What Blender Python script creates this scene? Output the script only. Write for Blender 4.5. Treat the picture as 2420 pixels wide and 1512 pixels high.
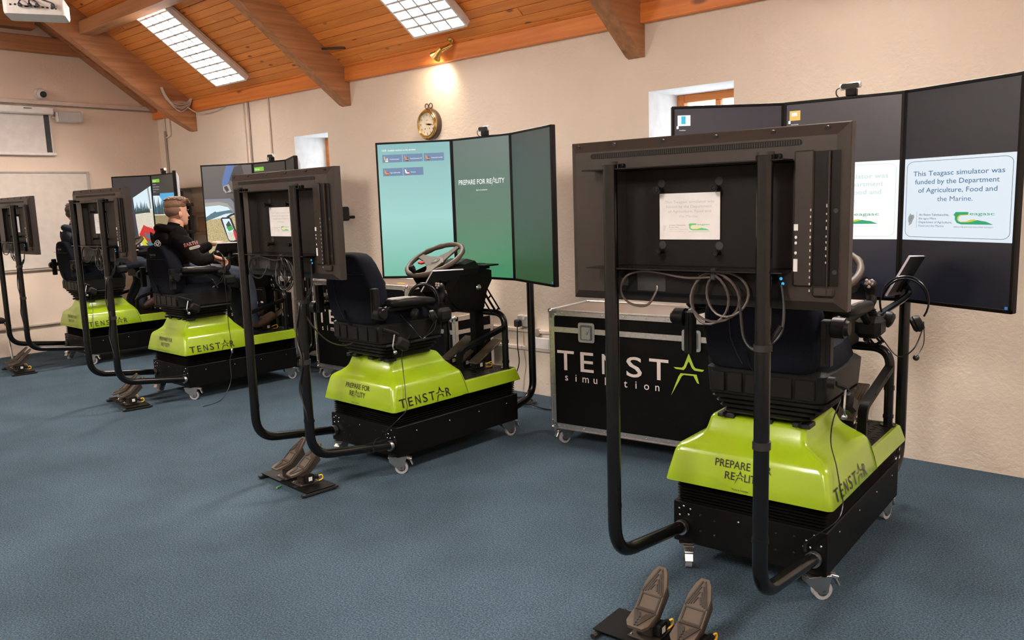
import bpy, bmesh, math, random
from math import sin, cos, pi, radians, sqrt, atan2
from mathutils import Vector, Matrix
random.seed(7)
for o in list(bpy.data.objects): bpy.data.objects.remove(o)
SC = bpy.context.scene
COL = SC.collection

# ------------------------------------------------------------------ camera
F_PX, PITCH, ROLL, CAM_H, YAW = 1917.54, -0.1459, -0.0334, 1.5239, 0.7305
cam_d = bpy.data.cameras.new('camera'); cam = bpy.data.objects.new('camera', cam_d); COL.objects.link(cam)
cam_d.sensor_width = 36.0; cam_d.lens = F_PX / 2420 * 36.0; cam_d.clip_start = 0.02; cam_d.clip_end = 200
_fwd = Vector((-sin(YAW) * cos(PITCH), cos(YAW) * cos(PITCH), sin(PITCH)))
_rt0 = Vector((cos(YAW), sin(YAW), 0)); _up0 = _rt0.cross(_fwd)
_rt = _rt0 * cos(ROLL) + _up0 * sin(ROLL); _up = -_rt0 * sin(ROLL) + _up0 * cos(ROLL)
cam.matrix_world = Matrix(((_rt.x, _up.x, -_fwd.x, 0), (_rt.y, _up.y, -_fwd.y, 0), (_rt.z, _up.z, -_fwd.z, CAM_H), (0, 0, 0, 1)))
SC.camera = cam
# ------------------------------------------------------------------ world, exposure
W = bpy.data.worlds.new('daylight'); SC.world = W; W.use_nodes = True
_n = W.node_tree.nodes; _bg = _n['Background']; _bg.inputs[0].default_value = (0.80, 0.90, 1.0, 1); _bg.inputs[1].default_value = 6.0
SC.view_settings.view_transform = 'Standard'; SC.view_settings.look = 'None'
SC.view_settings.exposure = 0.0; SC.view_settings.gamma = 1.0; SC.view_settings.use_curve_mapping = False
LAMP_W = 212.0          # power of each fluorescent fixture's area lamp
LAMP_COL = (1.0, 0.90, 0.80)

# ------------------------------------------------------------------ materials
def lin(c):
    c = c / 255.0
    return c / 12.92 if c <= 0.04045 else ((c + 0.055) / 1.055) ** 2.4
def rgb(r, g, b): return (lin(r), lin(g), lin(b), 1)
MATS = {}
def mat(name, col, rough=0.5, metal=0.0, emit=None, es=1.0, noise=None, bump=None, spec=None, coat=None):
    """procedural principled material; noise=(scale, amount) colour variation; bump=(scale, strength[, distance])"""
    if name in MATS: return MATS[name]
    m = bpy.data.materials.new(name); m.use_nodes = True; nt = m.node_tree; b = nt.nodes['Principled BSDF']
    b.inputs['Base Color'].default_value = col; b.inputs['Roughness'].default_value = rough; b.inputs['Metallic'].default_value = metal
    if spec is not None: b.inputs['Specular IOR Level'].default_value = spec
    if coat: b.inputs['Coat Weight'].default_value = coat; b.inputs['Coat Roughness'].default_value = 0.06
    if emit: b.inputs['Emission Color'].default_value = emit; b.inputs['Emission Strength'].default_value = es
    tc = nt.nodes.new('ShaderNodeTexCoord')
    nz = noise or (14.0, 0.06)
    t = nt.nodes.new('ShaderNodeTexNoise'); t.inputs['Scale'].default_value = nz[0]; t.inputs['Detail'].default_value = 5
    nt.links.new(tc.outputs['Object'], t.inputs['Vector'])
    mx = nt.nodes.new('ShaderNodeMix'); mx.data_type = 'RGBA'; mx.blend_type = 'MULTIPLY'
    mr = nt.nodes.new('ShaderNodeMapRange'); mr.inputs[1].default_value = 0.3; mr.inputs[2].default_value = 0.7
    mr.inputs[3].default_value = 1 - nz[1]; mr.inputs[4].default_value = 1 + nz[1]
    nt.links.new(t.outputs['Fac'], mr.inputs[0])
    mx.inputs[0].default_value = 1.0; mx.inputs[6].default_value = col
    nt.links.new(mr.outputs[0], mx.inputs[7]); nt.links.new(mx.outputs[2], b.inputs['Base Color'])
    if bump:
        t2 = nt.nodes.new('ShaderNodeTexNoise'); t2.inputs['Scale'].default_value = bump[0]; t2.inputs['Detail'].default_value = 6
        nt.links.new(tc.outputs['Object'], t2.inputs['Vector'])
        bp = nt.nodes.new('ShaderNodeBump'); bp.inputs['Strength'].default_value = bump[1]; bp.inputs['Distance'].default_value = bump[2] if len(bump) > 2 else 0.01
        nt.links.new(t2.outputs['Fac'], bp.inputs['Height']); nt.links.new(bp.outputs[0], b.inputs['Normal'])
    MATS[name] = m
    return m
def emat(name, col, es=1.0):
    if name in MATS: return MATS[name]
    return mat(name, (0.01, 0.01, 0.01, 1), 0.4, emit=col, es=es)
def gradmat(name, c0, c1, h, axis=2, es=1.0, power=1.0):
    """lit screen whose picture is a vertical gradient (object z from 0 to h)"""
    m = mat(name, (0.01, 0.01, 0.01, 1), 0.35, emit=(1, 1, 1, 1), es=es); nt = m.node_tree; b = nt.nodes['Principled BSDF']
    tc = nt.nodes.new('ShaderNodeTexCoord'); sp = nt.nodes.new('ShaderNodeSeparateXYZ'); r = nt.nodes.new('ShaderNodeValToRGB')
    mp = nt.nodes.new('ShaderNodeMapRange'); mp.inputs[2].default_value = h
    nt.links.new(tc.outputs['Object'], sp.inputs[0]); nt.links.new(sp.outputs[axis], mp.inputs[0]); nt.links.new(mp.outputs[0], r.inputs[0])
    r.color_ramp.elements[0].color = c0; r.color_ramp.elements[1].color = c1
    nt.links.new(r.outputs[0], b.inputs['Emission Color'])
    return m
def woodmat(name, c1, c2, knot, axis='X', scale=1.0, rough=0.5, amt=1.0):
    """stained pine: long streaks along one object axis, knots, per-object tint"""
    m = bpy.data.materials.new(name); m.use_nodes = True; nt = m.node_tree; b = nt.nodes['Principled BSDF']
    N = nt.nodes.new; L = nt.links.new
    tc = N('ShaderNodeTexCoord'); oi = N('ShaderNodeObjectInfo')
    ad = N('ShaderNodeVectorMath'); ad.operation = 'ADD'
    sc = N('ShaderNodeVectorMath'); sc.operation = 'SCALE'; cmb = N('ShaderNodeCombineXYZ')
    L(oi.outputs['Random'], cmb.inputs[0]); L(oi.outputs['Random'], cmb.inputs[1]); L(oi.outputs['Random'], cmb.inputs[2])
    L(cmb.outputs[0], sc.inputs[0]); sc.inputs['Scale'].default_value = 37.0
    L(tc.outputs['Object'], ad.inputs[0]); L(sc.outputs[0], ad.inputs[1])
    mp = N('ShaderNodeMapping'); s = [26.0 * scale] * 3; s['XYZ'.index(axis)] = 1.1 * scale; mp.inputs['Scale'].default_value = s
    L(ad.outputs[0], mp.inputs[0])
    n1 = N('ShaderNodeTexNoise'); n1.inputs['Scale'].default_value = 1.6; n1.inputs['Detail'].default_value = 6; n1.inputs['Distortion'].default_value = 0.6
    L(mp.outputs[0], n1.inputs['Vector'])
    r = N('ShaderNodeValToRGB'); r.color_ramp.elements[0].position = 0.32; r.color_ramp.elements[1].position = 0.68
    r.color_ramp.elements[0].color = c2; r.color_ramp.elements[1].color = c1; L(n1.outputs['Fac'], r.inputs[0])
    mp2 = N('ShaderNodeMapping'); s2 = [9.0 * scale] * 3; s2['XYZ'.index(axis)] = 3.4 * scale; mp2.inputs['Scale'].default_value = s2; L(ad.outputs[0], mp2.inputs[0])
    v = N('ShaderNodeTexVoronoi'); v.inputs['Scale'].default_value = 1.0; L(mp2.outputs[0], v.inputs['Vector'])
    kr = N('ShaderNodeValToRGB'); kr.color_ramp.elements[0].position = 0.07; kr.color_ramp.elements[1].position = 0.15
    kr.color_ramp.elements[0].color = (1, 1, 1, 1); kr.color_ramp.elements[1].color = (0, 0, 0, 1); L(v.outputs['Distance'], kr.inputs[0])
    km = N('ShaderNodeMath'); km.operation = 'MULTIPLY'; km.inputs[1].default_value = 0.8 * amt; L(kr.outputs[0], km.inputs[0])
    mx = N('ShaderNodeMix'); mx.data_type = 'RGBA'; L(km.outputs[0], mx.inputs[0]); L(r.outputs[0], mx.inputs[6]); mx.inputs[7].default_value = knot
    hv = N('ShaderNodeHueSaturation'); mr = N('ShaderNodeMapRange'); mr.inputs[3].default_value = 0.90; mr.inputs[4].default_value = 1.10
    L(oi.outputs['Random'], mr.inputs[0]); L(mr.outputs[0], hv.inputs['Value']); L(mx.outputs[2], hv.inputs['Color'])
    L(hv.outputs[0], b.inputs['Base Color']); b.inputs['Roughness'].default_value = rough
    bp = N('ShaderNodeBump'); bp.inputs['Strength'].default_value = 0.15; bp.inputs['Distance'].default_value = 0.004; L(n1.outputs['Fac'], bp.inputs['Height']); L(bp.outputs[0], b.inputs['Normal'])
    MATS[name] = m
    return m

def plaster(name, col, bscale=9.0, bstr=0.22):
    m = mat(name, col, 0.85, noise=(1.3, 0.05), bump=(48.0, 0.38, 0.006)); nt = m.node_tree; b = nt.nodes['Principled BSDF']
    # second, broader trowel relief feeding the fine one
    tc = [n for n in nt.nodes if n.type == 'TEX_COORD'][0]; fine = [n for n in nt.nodes if n.type == 'BUMP'][0]
    t = nt.nodes.new('ShaderNodeTexNoise'); t.inputs['Scale'].default_value = bscale; t.inputs['Detail'].default_value = 8; t.inputs['Roughness'].default_value = 0.65; t.inputs['Distortion'].default_value = 0.8
    nt.links.new(tc.outputs['Object'], t.inputs['Vector'])
    bp = nt.nodes.new('ShaderNodeBump'); bp.inputs['Strength'].default_value = bstr; bp.inputs['Distance'].default_value = 0.03
    nt.links.new(t.outputs['Fac'], bp.inputs['Height']); nt.links.new(bp.outputs[0], fine.inputs['Normal'])
    return m

M_WALL = plaster('cream_rough_plaster', (0.84, 0.745, 0.635, 1))
M_WALL2 = plaster('cream_plaster_end', (0.86, 0.715, 0.605, 1), 7.0, 0.10)
M_REVEAL = mat('white_reveal_paint', (0.85, 0.85, 0.84, 1), 0.8, bump=(12, 0.4, 0.01))
M_PLANK = woodmat('stained_pine_plank', (0.86, 0.33, 0.072, 1), (0.72, 0.245, 0.048, 1), (0.10, 0.025, 0.01, 1), 'X', 1.0, 0.42)
M_TRUSS = woodmat('weathered_truss_timber', (0.46, 0.22, 0.10, 1), (0.31, 0.135, 0.055, 1), (0.06, 0.03, 0.015, 1), 'Y', 0.6, 0.6, 0.5)
M_PLATE = woodmat('orange_pine_beam', (0.75, 0.26, 0.055, 1), (0.56, 0.165, 0.034, 1), (0.07, 0.02, 0.01, 1), 'X', 0.6, 0.42)
M_PURLIN = woodmat('weathered_purlin_timber', (0.50, 0.245, 0.11, 1), (0.35, 0.155, 0.065, 1), (0.06, 0.03, 0.015, 1), 'X', 0.6, 0.6, 0.5)
M_SHELF = woodmat('brown_shelf_wood', (0.25, 0.11, 0.05, 1), (0.16, 0.07, 0.03, 1), (0.05, 0.02, 0.01, 1), 'X', 1, 0.55)
def carpet():
    m = bpy.data.materials.new('blue_teal_carpet'); m.use_nodes = True; nt = m.node_tree; b = nt.nodes['Principled BSDF']; N = nt.nodes.new; L = nt.links.new
    tc = N('ShaderNodeTexCoord')
    a = N('ShaderNodeTexNoise'); a.inputs['Scale'].default_value = 130; a.inputs['Detail'].default_value = 4; a.inputs['Roughness'].default_value = .8; L(tc.outputs['Object'], a.inputs['Vector'])
    c = N('ShaderNodeTexNoise'); c.inputs['Scale'].default_value = 2.2; c.inputs['Detail'].default_value = 6; L(tc.outputs['Object'], c.inputs['Vector'])
    r = N('ShaderNodeValToRGB'); e = r.color_ramp.elements
    e[0].position = 0.34; e[0].color = (0.015, 0.027, 0.044, 1); e[1].position = 0.66; e[1].color = (0.095, 0.135, 0.165, 1)
    k = e.new(0.5); k.color = (0.036, 0.062, 0.088, 1)
    L(a.outputs['Fac'], r.inputs[0])
    mx = N('ShaderNodeMix'); mx.data_type = 'RGBA'; mx.blend_type = 'MULTIPLY'; mx.inputs[0].default_value = 1
    mr = N('ShaderNodeMapRange'); mr.inputs[1].default_value = .3; mr.inputs[2].default_value = .7; mr.inputs[3].default_value = .82; mr.inputs[4].default_value = 1.15
    L(c.outputs['Fac'], mr.inputs[0]); L(r.outputs[0], mx.inputs[6]); L(mr.outputs[0], mx.inputs[7]); L(mx.outputs[2], b.inputs['Base Color'])
    b.inputs['Roughness'].default_value = 0.95; b.inputs['Specular IOR Level'].default_value = 0.15
    bp = N('ShaderNodeBump'); bp.inputs['Strength'].default_value = .6; bp.inputs['Distance'].default_value = .006; L(a.outputs['Fac'], bp.inputs['Height']); L(bp.outputs[0], b.inputs['Normal'])
    return m
M_CARPET = carpet()
M_GREEN = mat('lime_green_gloss', (0.24, 0.36, 0.009, 1), 0.26, noise=(3, 0.02), coat=0.4)
M_STEEL = mat('black_powder_coat', (0.0035, 0.0035, 0.0035, 1), 0.45, spec=.09, bump=(240, 0.12, 0.002))
M_TUBE = mat('black_tube_satin', (0.004, 0.004, 0.0045, 1), 0.23, spec=.34)
M_BELLOW = mat('black_rubber_bellows', (0.0035, 0.003, 0.003, 1), 0.5, spec=.1)
M_PLAST = mat('charcoal_plastic', (0.0075, 0.0075, 0.0075, 1), 0.5, spec=.14, bump=(150, 0.15, 0.002))
M_TVBACK = mat('grey_black_tv_plastic', (0.021, 0.0155, 0.0125, 1), 0.42, spec=.3, bump=(300, 0.15, 0.001))
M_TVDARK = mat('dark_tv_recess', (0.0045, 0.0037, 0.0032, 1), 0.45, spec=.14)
M_DARK = mat('near_black', (0.004, 0.004, 0.004, 1), 0.6)
M_FABRIC = mat('navy_seat_fabric', (0.0075, 0.0085, 0.0135, 1), 0.9, spec=.06, bump=(420, 0.5, 0.003), noise=(300, .25))
M_LEATHER = mat('black_vinyl', (0.0065, 0.006, 0.006, 1), 0.45, spec=.15)
M_PAD = mat('grey_armrest_pad', (0.22, 0.20, 0.19, 1), 0.4)  # pale grey has the glare on the armrest top painted in
M_CHROME = mat('bright_steel', (0.75, 0.75, 0.73, 1), 0.22, 1.0)
M_ALU = mat('brushed_aluminium', (0.62, 0.60, 0.58, 1), 0.35, 1.0, noise=(60, .12))
M_ZINC = mat('zinc_plate', (0.50, 0.52, 0.52, 1), 0.3, 1.0)
M_WHEEL = mat('grey_caster_wheel', (0.34, 0.34, 0.36, 1), 0.5)
M_WHEELD = mat('dark_caster_hub', (0.05, 0.05, 0.06, 1), 0.5)
M_RUBBER = mat('brown_black_pedal_rubber', (0.055, 0.038, 0.024, 1), 0.6)
M_RUBBERD = mat('dark_pedal_groove', (0.018, 0.012, 0.008, 1), 0.7)
M_YEL = mat('yellow_cable', (0.85, 0.48, 0.02, 1), 0.4)
M_WHITE = mat('white_plastic', (0.80, 0.78, 0.76, 1), 0.4)
M_WHITE2 = mat('white_enamel', (0.82, 0.80, 0.80, 1), 0.35)
M_PAPER = mat('white_paper', (0.58, 0.57, 0.57, 1), 0.7)
M_INK = mat('black_print', (0.006, 0.006, 0.006, 1), 0.4)
M_INKG = mat('grey_print', (0.38, 0.38, 0.40, 1), 0.6)
M_LETTER = mat('pale_pink_white_print', (0.72, 0.64, 0.62, 1), 0.5)
M_LETGR = mat('lime_print', (0.42, 0.60, 0.04, 1), 0.5)
M_CASE = mat('black_case_panel', (0.0035, 0.0035, 0.0035, 1), 0.6, spec=.07, bump=(160, 0.3, 0.002))
M_CASETOP = mat('brown_case_lid', (0.16, 0.12, 0.095, 1), 0.45, bump=(160, 0.3, 0.002))
M_BRASS = mat('polished_brass', (0.78, 0.56, 0.20, 1), 0.18, 1.0)
M_BRASSD = mat('aged_brass', (0.55, 0.38, 0.12, 1), 0.3, 1.0)
M_BROWN = mat('dark_brown_wood_rim', (0.05, 0.03, 0.02, 1), 0.4)
M_CREAM = mat('cream_dial', (0.80, 0.74, 0.60, 1), 0.5)
M_CONDUIT = mat('painted_conduit', (0.72, 0.62, 0.54, 1), 0.6)
M_CONDD = mat('grey_brown_conduit', (0.33, 0.27, 0.23, 1), 0.5)
M_CABLE = mat('black_cable', (0.008, 0.008, 0.008, 1), 0.35)
M_CABLEB = mat('bronze_grey_cable', (0.06, 0.045, 0.038, 1), 0.3)
M_CABLEW = mat('white_cable', (0.60, 0.52, 0.46, 1), 0.5)
M_GREYP = mat('grey_speaker_mesh', (0.42, 0.41, 0.39, 1), 0.6)
M_SCRFAB = mat('projection_fabric', (0.74, 0.70, 0.69, 1), 0.8)
M_BOARD = mat('whiteboard_surface', (0.74, 0.68, 0.62, 1), 0.3)
M_CARD = mat('cardboard', (0.40, 0.22, 0.11, 1), 0.8)
M_GLASS = mat('tv_glass_off', (0.006, 0.007, 0.010, 1), 0.12)
M_RED = mat('red_plastic', (0.65, 0.04, 0.02, 1), 0.35)
M_ORANGE = mat('orange_sticker', (0.85, 0.40, 0.04, 1), 0.5)
M_SKIN = mat('skin', (0.56, 0.30, 0.205, 1), 0.5, noise=(20, .05))
M_SKIN2 = mat('skin_flushed', (0.62, 0.25, 0.16, 1), 0.5)
M_HAIR = mat('brown_hair', (0.115, 0.052, 0.022, 1), 0.55, noise=(90, .45), bump=(120, .8, .008))
M_HAIRD = mat('dark_brown_hair', (0.045, 0.022, 0.012, 1), 0.55, noise=(90, .45), bump=(120, .8, .008))
M_FADE = mat('cropped_hair', (0.15, 0.075, 0.048, 1), 0.75, noise=(200, .3))
M_HOOD = mat('black_hoodie', (0.007, 0.006, 0.006, 1), 0.9, spec=.06, bump=(14, .6, .02))
M_HOODN = mat('navy_hoodie', (0.018, 0.024, 0.036, 1), 0.9, bump=(14, .6, .02))
M_JEAN = mat('blue_jeans', (0.022, 0.030, 0.052, 1), 0.85, noise=(9, .5), bump=(14, .5, .02))
M_BOOT = mat('brown_boot', (0.06, 0.028, 0.018, 1), 0.6, bump=(30, .5, .006))
M_REDPR = mat('red_print', (0.62, 0.05, 0.04, 1), 0.6)
M_SKYLINE = None

# ------------------------------------------------------------------ mesh builder
_GLY = {}
def glyphs(s, shear=0.0):
    """flat triangulated text, returns verts (x,y), faces, and bbox"""
    if s in _GLY: return _GLY[s]
    c = bpy.data.curves.new('t', 'FONT'); c.body = s; c.size = 1.0; c.resolution_u = 3; c.offset = 0.0 if 'M' in s else 0.006
    o = bpy.data.objects.new('t', c); COL.objects.link(o)
    dg = bpy.context.evaluated_depsgraph_get(); dg.update()
    me = bpy.data.meshes.new_from_object(o.evaluated_get(dg))
    vs = [(v.co.x, v.co.y) for v in me.vertices]; fs = [tuple(p.vertices) for p in me.polygons]
    bpy.data.meshes.remove(me); bpy.data.objects.remove(o); bpy.data.curves.remove(c)
    if vs: bb = (min(v[0] for v in vs), max(v[0] for v in vs), min(v[1] for v in vs), max(v[1] for v in vs))
    else: bb = (0, 0, 0, 0)
    _GLY[s] = (vs, fs, bb)
    return _GLY[s]

class MB:
    def __init__(s): s.v = []; s.f = []; s.m = []; s.cur = 0; s.mats = []; s.T = None
    def use(s, m):
        if m not in s.mats: s.mats.append(m)
        s.cur = s.mats.index(m); return s
    def add(s, vs, fs):
        b = len(s.v)
        if s.T is not None: vs = [tuple(s.T @ Vector(v)) for v in vs]
        s.v += [tuple(v) for v in vs]
        for f in fs: s.f.append(tuple(i + b for i in f)); s.m.append(s.cur)
        return s
    def box(s, x0, x1, y0, y1, z0, z1, bev=0.0, M=None):
        if x1 < x0: x0, x1 = x1, x0
        if y1 < y0: y0, y1 = y1, y0
        if z1 < z0: z0, z1 = z1, z0
        b = min(bev, (x1 - x0) * .49, (y1 - y0) * .49, (z1 - z0) * .49)
        if b <= 0:
            vs = [(x, y, z) for z in (z0, z1) for y in (y0, y1) for x in (x0, x1)]
            fs = [(0, 2, 3, 1), (4, 5, 7, 6), (0, 1, 5, 4), (2, 6, 7, 3), (0, 4, 6, 2), (1, 3, 7, 5)]
        else:
            # chamfered box: 24 verts
            vs = []; idx = {}
            for ix, X in enumerate((x0, x1)):
                for iy, Y in enumerate((y0, y1)):
                    for iz, Z in enumerate((z0, z1)):
                        sx, sy, sz = (1 - 2 * ix), (1 - 2 * iy), (1 - 2 * iz)
                        idx[ix, iy, iz, 'x'] = len(vs); vs.append((X, Y + sy * b, Z + sz * b))
                        idx[ix, iy, iz, 'y'] = len(vs); vs.append((X + sx * b, Y, Z + sz * b))
                        idx[ix, iy, iz, 'z'] = len(vs); vs.append((X + sx * b, Y + sy * b, Z))
            fs = []
            for i in (0, 1):
                q = [idx[i, 0, 0, 'x'], idx[i, 1, 0, 'x'], idx[i, 1, 1, 'x'], idx[i, 0, 1, 'x']]; fs.append(tuple(q if i else q[::-1]))
                q = [idx[0, i, 0, 'y'], idx[1, i, 0, 'y'], idx[1, i, 1, 'y'], idx[0, i, 1, 'y']]; fs.append(tuple(q[::-1] if i else q))
                q = [idx[0, 0, i, 'z'], idx[1, 0, i, 'z'], idx[1, 1, i, 'z'], idx[0, 1, i, 'z']]; fs.append(tuple(q if i else q[::-1]))
            for a in (0, 1):
                for c in (0, 1):
                    fs.append((idx[0, a, c, 'y'], idx[1, a, c, 'y'], idx[1, a, c, 'z'], idx[0, a, c, 'z']))
                    fs.append((idx[a, 0, c, 'x'], idx[a, 1, c, 'x'], idx[a, 1, c, 'z'], idx[a, 0, c, 'z']))
                    fs.append((idx[a, c, 0, 'x'], idx[a, c, 1, 'x'], idx[a, c, 1, 'y'], idx[a, c, 0, 'y']))
                    for d in (0, 1): fs.append((idx[a, c, d, 'x'], idx[a, c, d, 'y'], idx[a, c, d, 'z']))
        if M is not None: vs = [tuple(M @ Vector(v)) for v in vs]
        return s.add(vs, fs)
    def cyl(s, a, b, r, r2=None, n=14, caps=True):
        return s.tube([a, b], [r, r if r2 is None else r2], n, caps=caps)
    def tube(s, pts, r, n=10, closed=False, caps=True, flat=None):
        pts = [Vector(p) for p in pts]; N = len(pts)
        rs = r if isinstance(r, (list, tuple)) else [r] * N
        vs = []; fs = []; up = None
        for i, p in enumerate(pts):
            if closed: d = pts[(i + 1) % N] - pts[i - 1]
            elif i == 0: d = pts[1] - p
            elif i == N - 1: d = p - pts[i - 1]
            else: d = (pts[i + 1] - p).normalized() + (p - pts[i - 1]).normalized()
            d = d.normalized() if d.length > 1e-9 else Vector((0, 0, 1))
            if up is None:
                up = Vector((0, 0, 1)) if abs(d.z) < 0.9 else Vector((0, 1, 0))
            up = (up - d * up.dot(d)); up = up.normalized() if up.length > 1e-6 else d.orthogonal().normalized()
            sd = d.cross(up)
            fx, fy = (1, 1) if flat is None else flat
            for k in range(n):
                t = 2 * pi * (k + .5) / n
                vs.append(p + sd * (rs[i] * fx * cos(t)) + up * (rs[i] * fy * sin(t)))
        for i in range(N if closed else N - 1):
            j = (i + 1) % N
            for k in range(n):
                l = (k + 1) % n
                fs.append((i * n + k, i * n + l, j * n + l, j * n + k))
        if caps and not closed:
            fs.append(tuple(range(n))[::-1]); fs.append(tuple((N - 1) * n + k for k in range(n)))
        return s.add(vs, fs)
    def torus(s, c, nrm, R, r, n=32, m=10, a0=0, a1=2 * pi):
        c = Vector(c); nrm = Vector(nrm).normalized(); u = nrm.orthogonal().normalized(); v = nrm.cross(u)
        full = abs(a1 - a0 - 2 * pi) < 1e-6
        pts = [c + u * R * cos(a0 + (a1 - a0) * i / n) + v * R * sin(a0 + (a1 - a0) * i / n) for i in range(n if full else n + 1)]
        return s.tube(pts, r, m, closed=full)
    def loft(s, rings, cap0=True, cap1=True):
        n = len(rings[0]); vs = [p for r in rings for p in r]; fs = []
        for i in range(len(rings) - 1):
            for k in range(n):
                l = (k + 1) % n
                fs.append((i * n + k, i * n + l, (i + 1) * n + l, (i + 1) * n + k))
        if cap0: fs.append(tuple(range(n))[::-1])
        if cap1: fs.append(tuple((len(rings) - 1) * n + k for k in range(n)))
        return s.add(vs, fs)
    def lathe(s, prof, c, ax, n=24):
        """prof: list of (r, h) along axis"""
        c = Vector(c); ax = Vector(ax).normalized(); u = ax.orthogonal().normalized(); v = ax.cross(u)
        rings = [[c + ax * h + (u * cos(2 * pi * k / n) + v * sin(2 * pi * k / n)) * max(r, 1e-5) for k in range(n)] for r, h in prof]
        return s.loft(rings)
    def ell(s, c, r, n=14, m=10, M=None):
        vs = []; fs = []
        for i in range(m + 1):
            t = pi * i / m
            for k in range(n):
                p = 2 * pi * k / n
                vs.append(Vector((r[0] * sin(t) * cos(p), r[1] * sin(t) * sin(p), r[2] * cos(t))))
        if M is not None: vs = [M @ v for v in vs]
        vs = [v + Vector(c) for v in vs]
        for i in range(m):
            for k in range(n):
                l = (k + 1) % n
                fs.append((i * n + k, (i + 1) * n + k, (i + 1) * n + l, i * n + l))
        return s.add(vs, fs)
    def prism(s, poly, O, U, V, Wd, t):
        """polygon (u,v) placed on plane O,U,V and extruded by t along Wd"""
        O, U, V, Wd = Vector(O), Vector(U), Vector(V), Vector(Wd)
        a = [O + U * u + V * v for u, v in poly]; b = [p + Wd * t for p in a]; n = len(poly)
        fs = [tuple(range(n))[::-1], tuple(range(n, 2 * n))] + [(k, (k + 1) % n, n + (k + 1) % n, n + k) for k in range(n)]
        return s.add(a + b, fs)
    def poly(s, pts): return s.add(pts, [tuple(range(len(pts)))])
    def text(s, st, O, U, V, h, align='C', wid=None, cap=0.72):
        """flat lettering: O = baseline anchor, U right, V up, h = capital height; wid = forced width"""
        vs, fs, bb = glyphs(st)
        if not vs: return s
        O, U, V = Vector(O), Vector(U), Vector(V); k = h / cap; kx = k if wid is None else wid / max(bb[1] - bb[0], 1e-6)
        x0 = {'C': (bb[0] + bb[1]) / 2, 'L': bb[0], 'R': bb[1]}[align]
        return s.add([O + U * ((x - x0) * kx) + V * (y * k) for x, y in vs], fs)
    def glyph_box(s, ch, O, U, V, x0, x1, h):
        vs, fs, bb = glyphs(ch); O, U, V = Vector(O), Vector(U), Vector(V)
        return s.add([O + U * (x0 + (x - bb[0]) / (bb[1] - bb[0]) * (x1 - x0)) + V * ((y - bb[2]) / (bb[3] - bb[2]) * h) for x, y in vs], fs)
    def build(s, name, m=None, parent=None, smooth=True, ang=38, loc=None):
        me = bpy.data.meshes.new(name); me.from_pydata(s.v, [], s.f)
        ms = s.mats if s.mats else [m]
        for q in ms: me.materials.append(q)
        if s.mats and len(s.mats) > 1: me.polygons.foreach_set('material_index', s.m)
        me.polygons.foreach_set('use_smooth', [smooth] * len(me.polygons))
        me.validate(); me.update()
        if smooth: me.set_sharp_from_angle(angle=radians(ang))
        o = bpy.data.objects.new(name, me); COL.objects.link(o)
        if parent is not None: o.parent = parent
        if loc is not None: o.location = loc
        return o
def fillet(pts, rad, n=6):
    pts = [Vector(p) for p in pts]; out = [pts[0]]
    for i in range(1, len(pts) - 1):
        a, p, b = pts[i - 1], pts[i], pts[i + 1]; d1 = (a - p); d2 = (b - p)
        r = min(rad, d1.length * .49, d2.length * .49); s0 = p + d1.normalized() * r; s1 = p + d2.normalized() * r
        for k in range(n + 1):
            t = k / n; out.append(s0 * (1 - t) ** 2 + p * 2 * t * (1 - t) + s1 * t * t)
    out.append(pts[-1]); return out
def catmull(pts, n=6, closed=False):
    P = [Vector(p) for p in pts]; N = len(P); out = []
    for i in range(N if closed else N - 1):
        g = (lambda k: P[k % N]) if closed else (lambda k: P[min(max(k, 0), N - 1)])
        p0, p1, p2, p3 = g(i - 1), g(i), g(i + 1), g(i + 2)
        for k in range(n):
            t = k / n
            out.append(0.5 * ((2 * p1) + (p2 - p0) * t + (2 * p0 - 5 * p1 + 4 * p2 - p3) * t * t + (3 * p1 - p0 - 3 * p2 + p3) * t ** 3))
    if not closed: out.append(P[-1])
    return out
def rrect(x0, x1, y0, y1, z, r, n=4):
    out = []
    for cx, cy, a in ((x1 - r, y1 - r, 0), (x0 + r, y1 - r, 90), (x0 + r, y0 + r, 180), (x1 - r, y0 + r, 270)):
        for k in range(n + 1):
            t = radians(a + 90 * k / n); out.append((cx + r * cos(t), cy + r * sin(t), z))
    return out
def rrect2(x0, x1, y0, y1, r, n=4): return [(p[0], p[1]) for p in rrect(x0, x1, y0, y1, 0, r, n)]

# ------------------------------------------------------------------ things
def empty(name, loc=(0, 0, 0), rz=0.0):
    o = bpy.data.objects.new(name, None); COL.objects.link(o); o.location = loc; o.rotation_euler = (0, 0, rz); o.empty_display_size = 0.1
    return o
def tag(o, label, cat, group=None, kind=None):
    o['label'] = label; o['category'] = cat
    if group: o['group'] = group
    if kind: o['kind'] = kind
    return o
def struct(o): o['kind'] = 'structure'; return o
def stuff(o): o['kind'] = 'stuff'; return o
def copy_tree(o, parent=None):
    c = o.copy(); COL.objects.link(c)
    if parent is not None: c.parent = parent
    for ch in CHILD.get(o.name, [x for x in o.children]): copy_tree(ch, c)
    return c
CHILD = {}
# simulators: rear-centre of each base on the floor, heading
SIM = {1: (-8.9945, 3.2038, 1.5659), 2: (-6.5688, 3.0459, 1.5705), 3: (-3.7620, 2.8528, 1.5554), 4: (-1.3518, 2.8354, 1.6233)}
def SM(k): x, y, t = SIM[k]; return Matrix.Translation((x, y, 0)) @ Matrix.Rotation(t, 4, 'Z')
def place(o, k, off=(0, 0, 0), yaw=0.0):
    p = SM(k) @ Vector(off); o.location = p; o.rotation_euler = (0, 0, SIM[k][2] + yaw); return o
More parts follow.
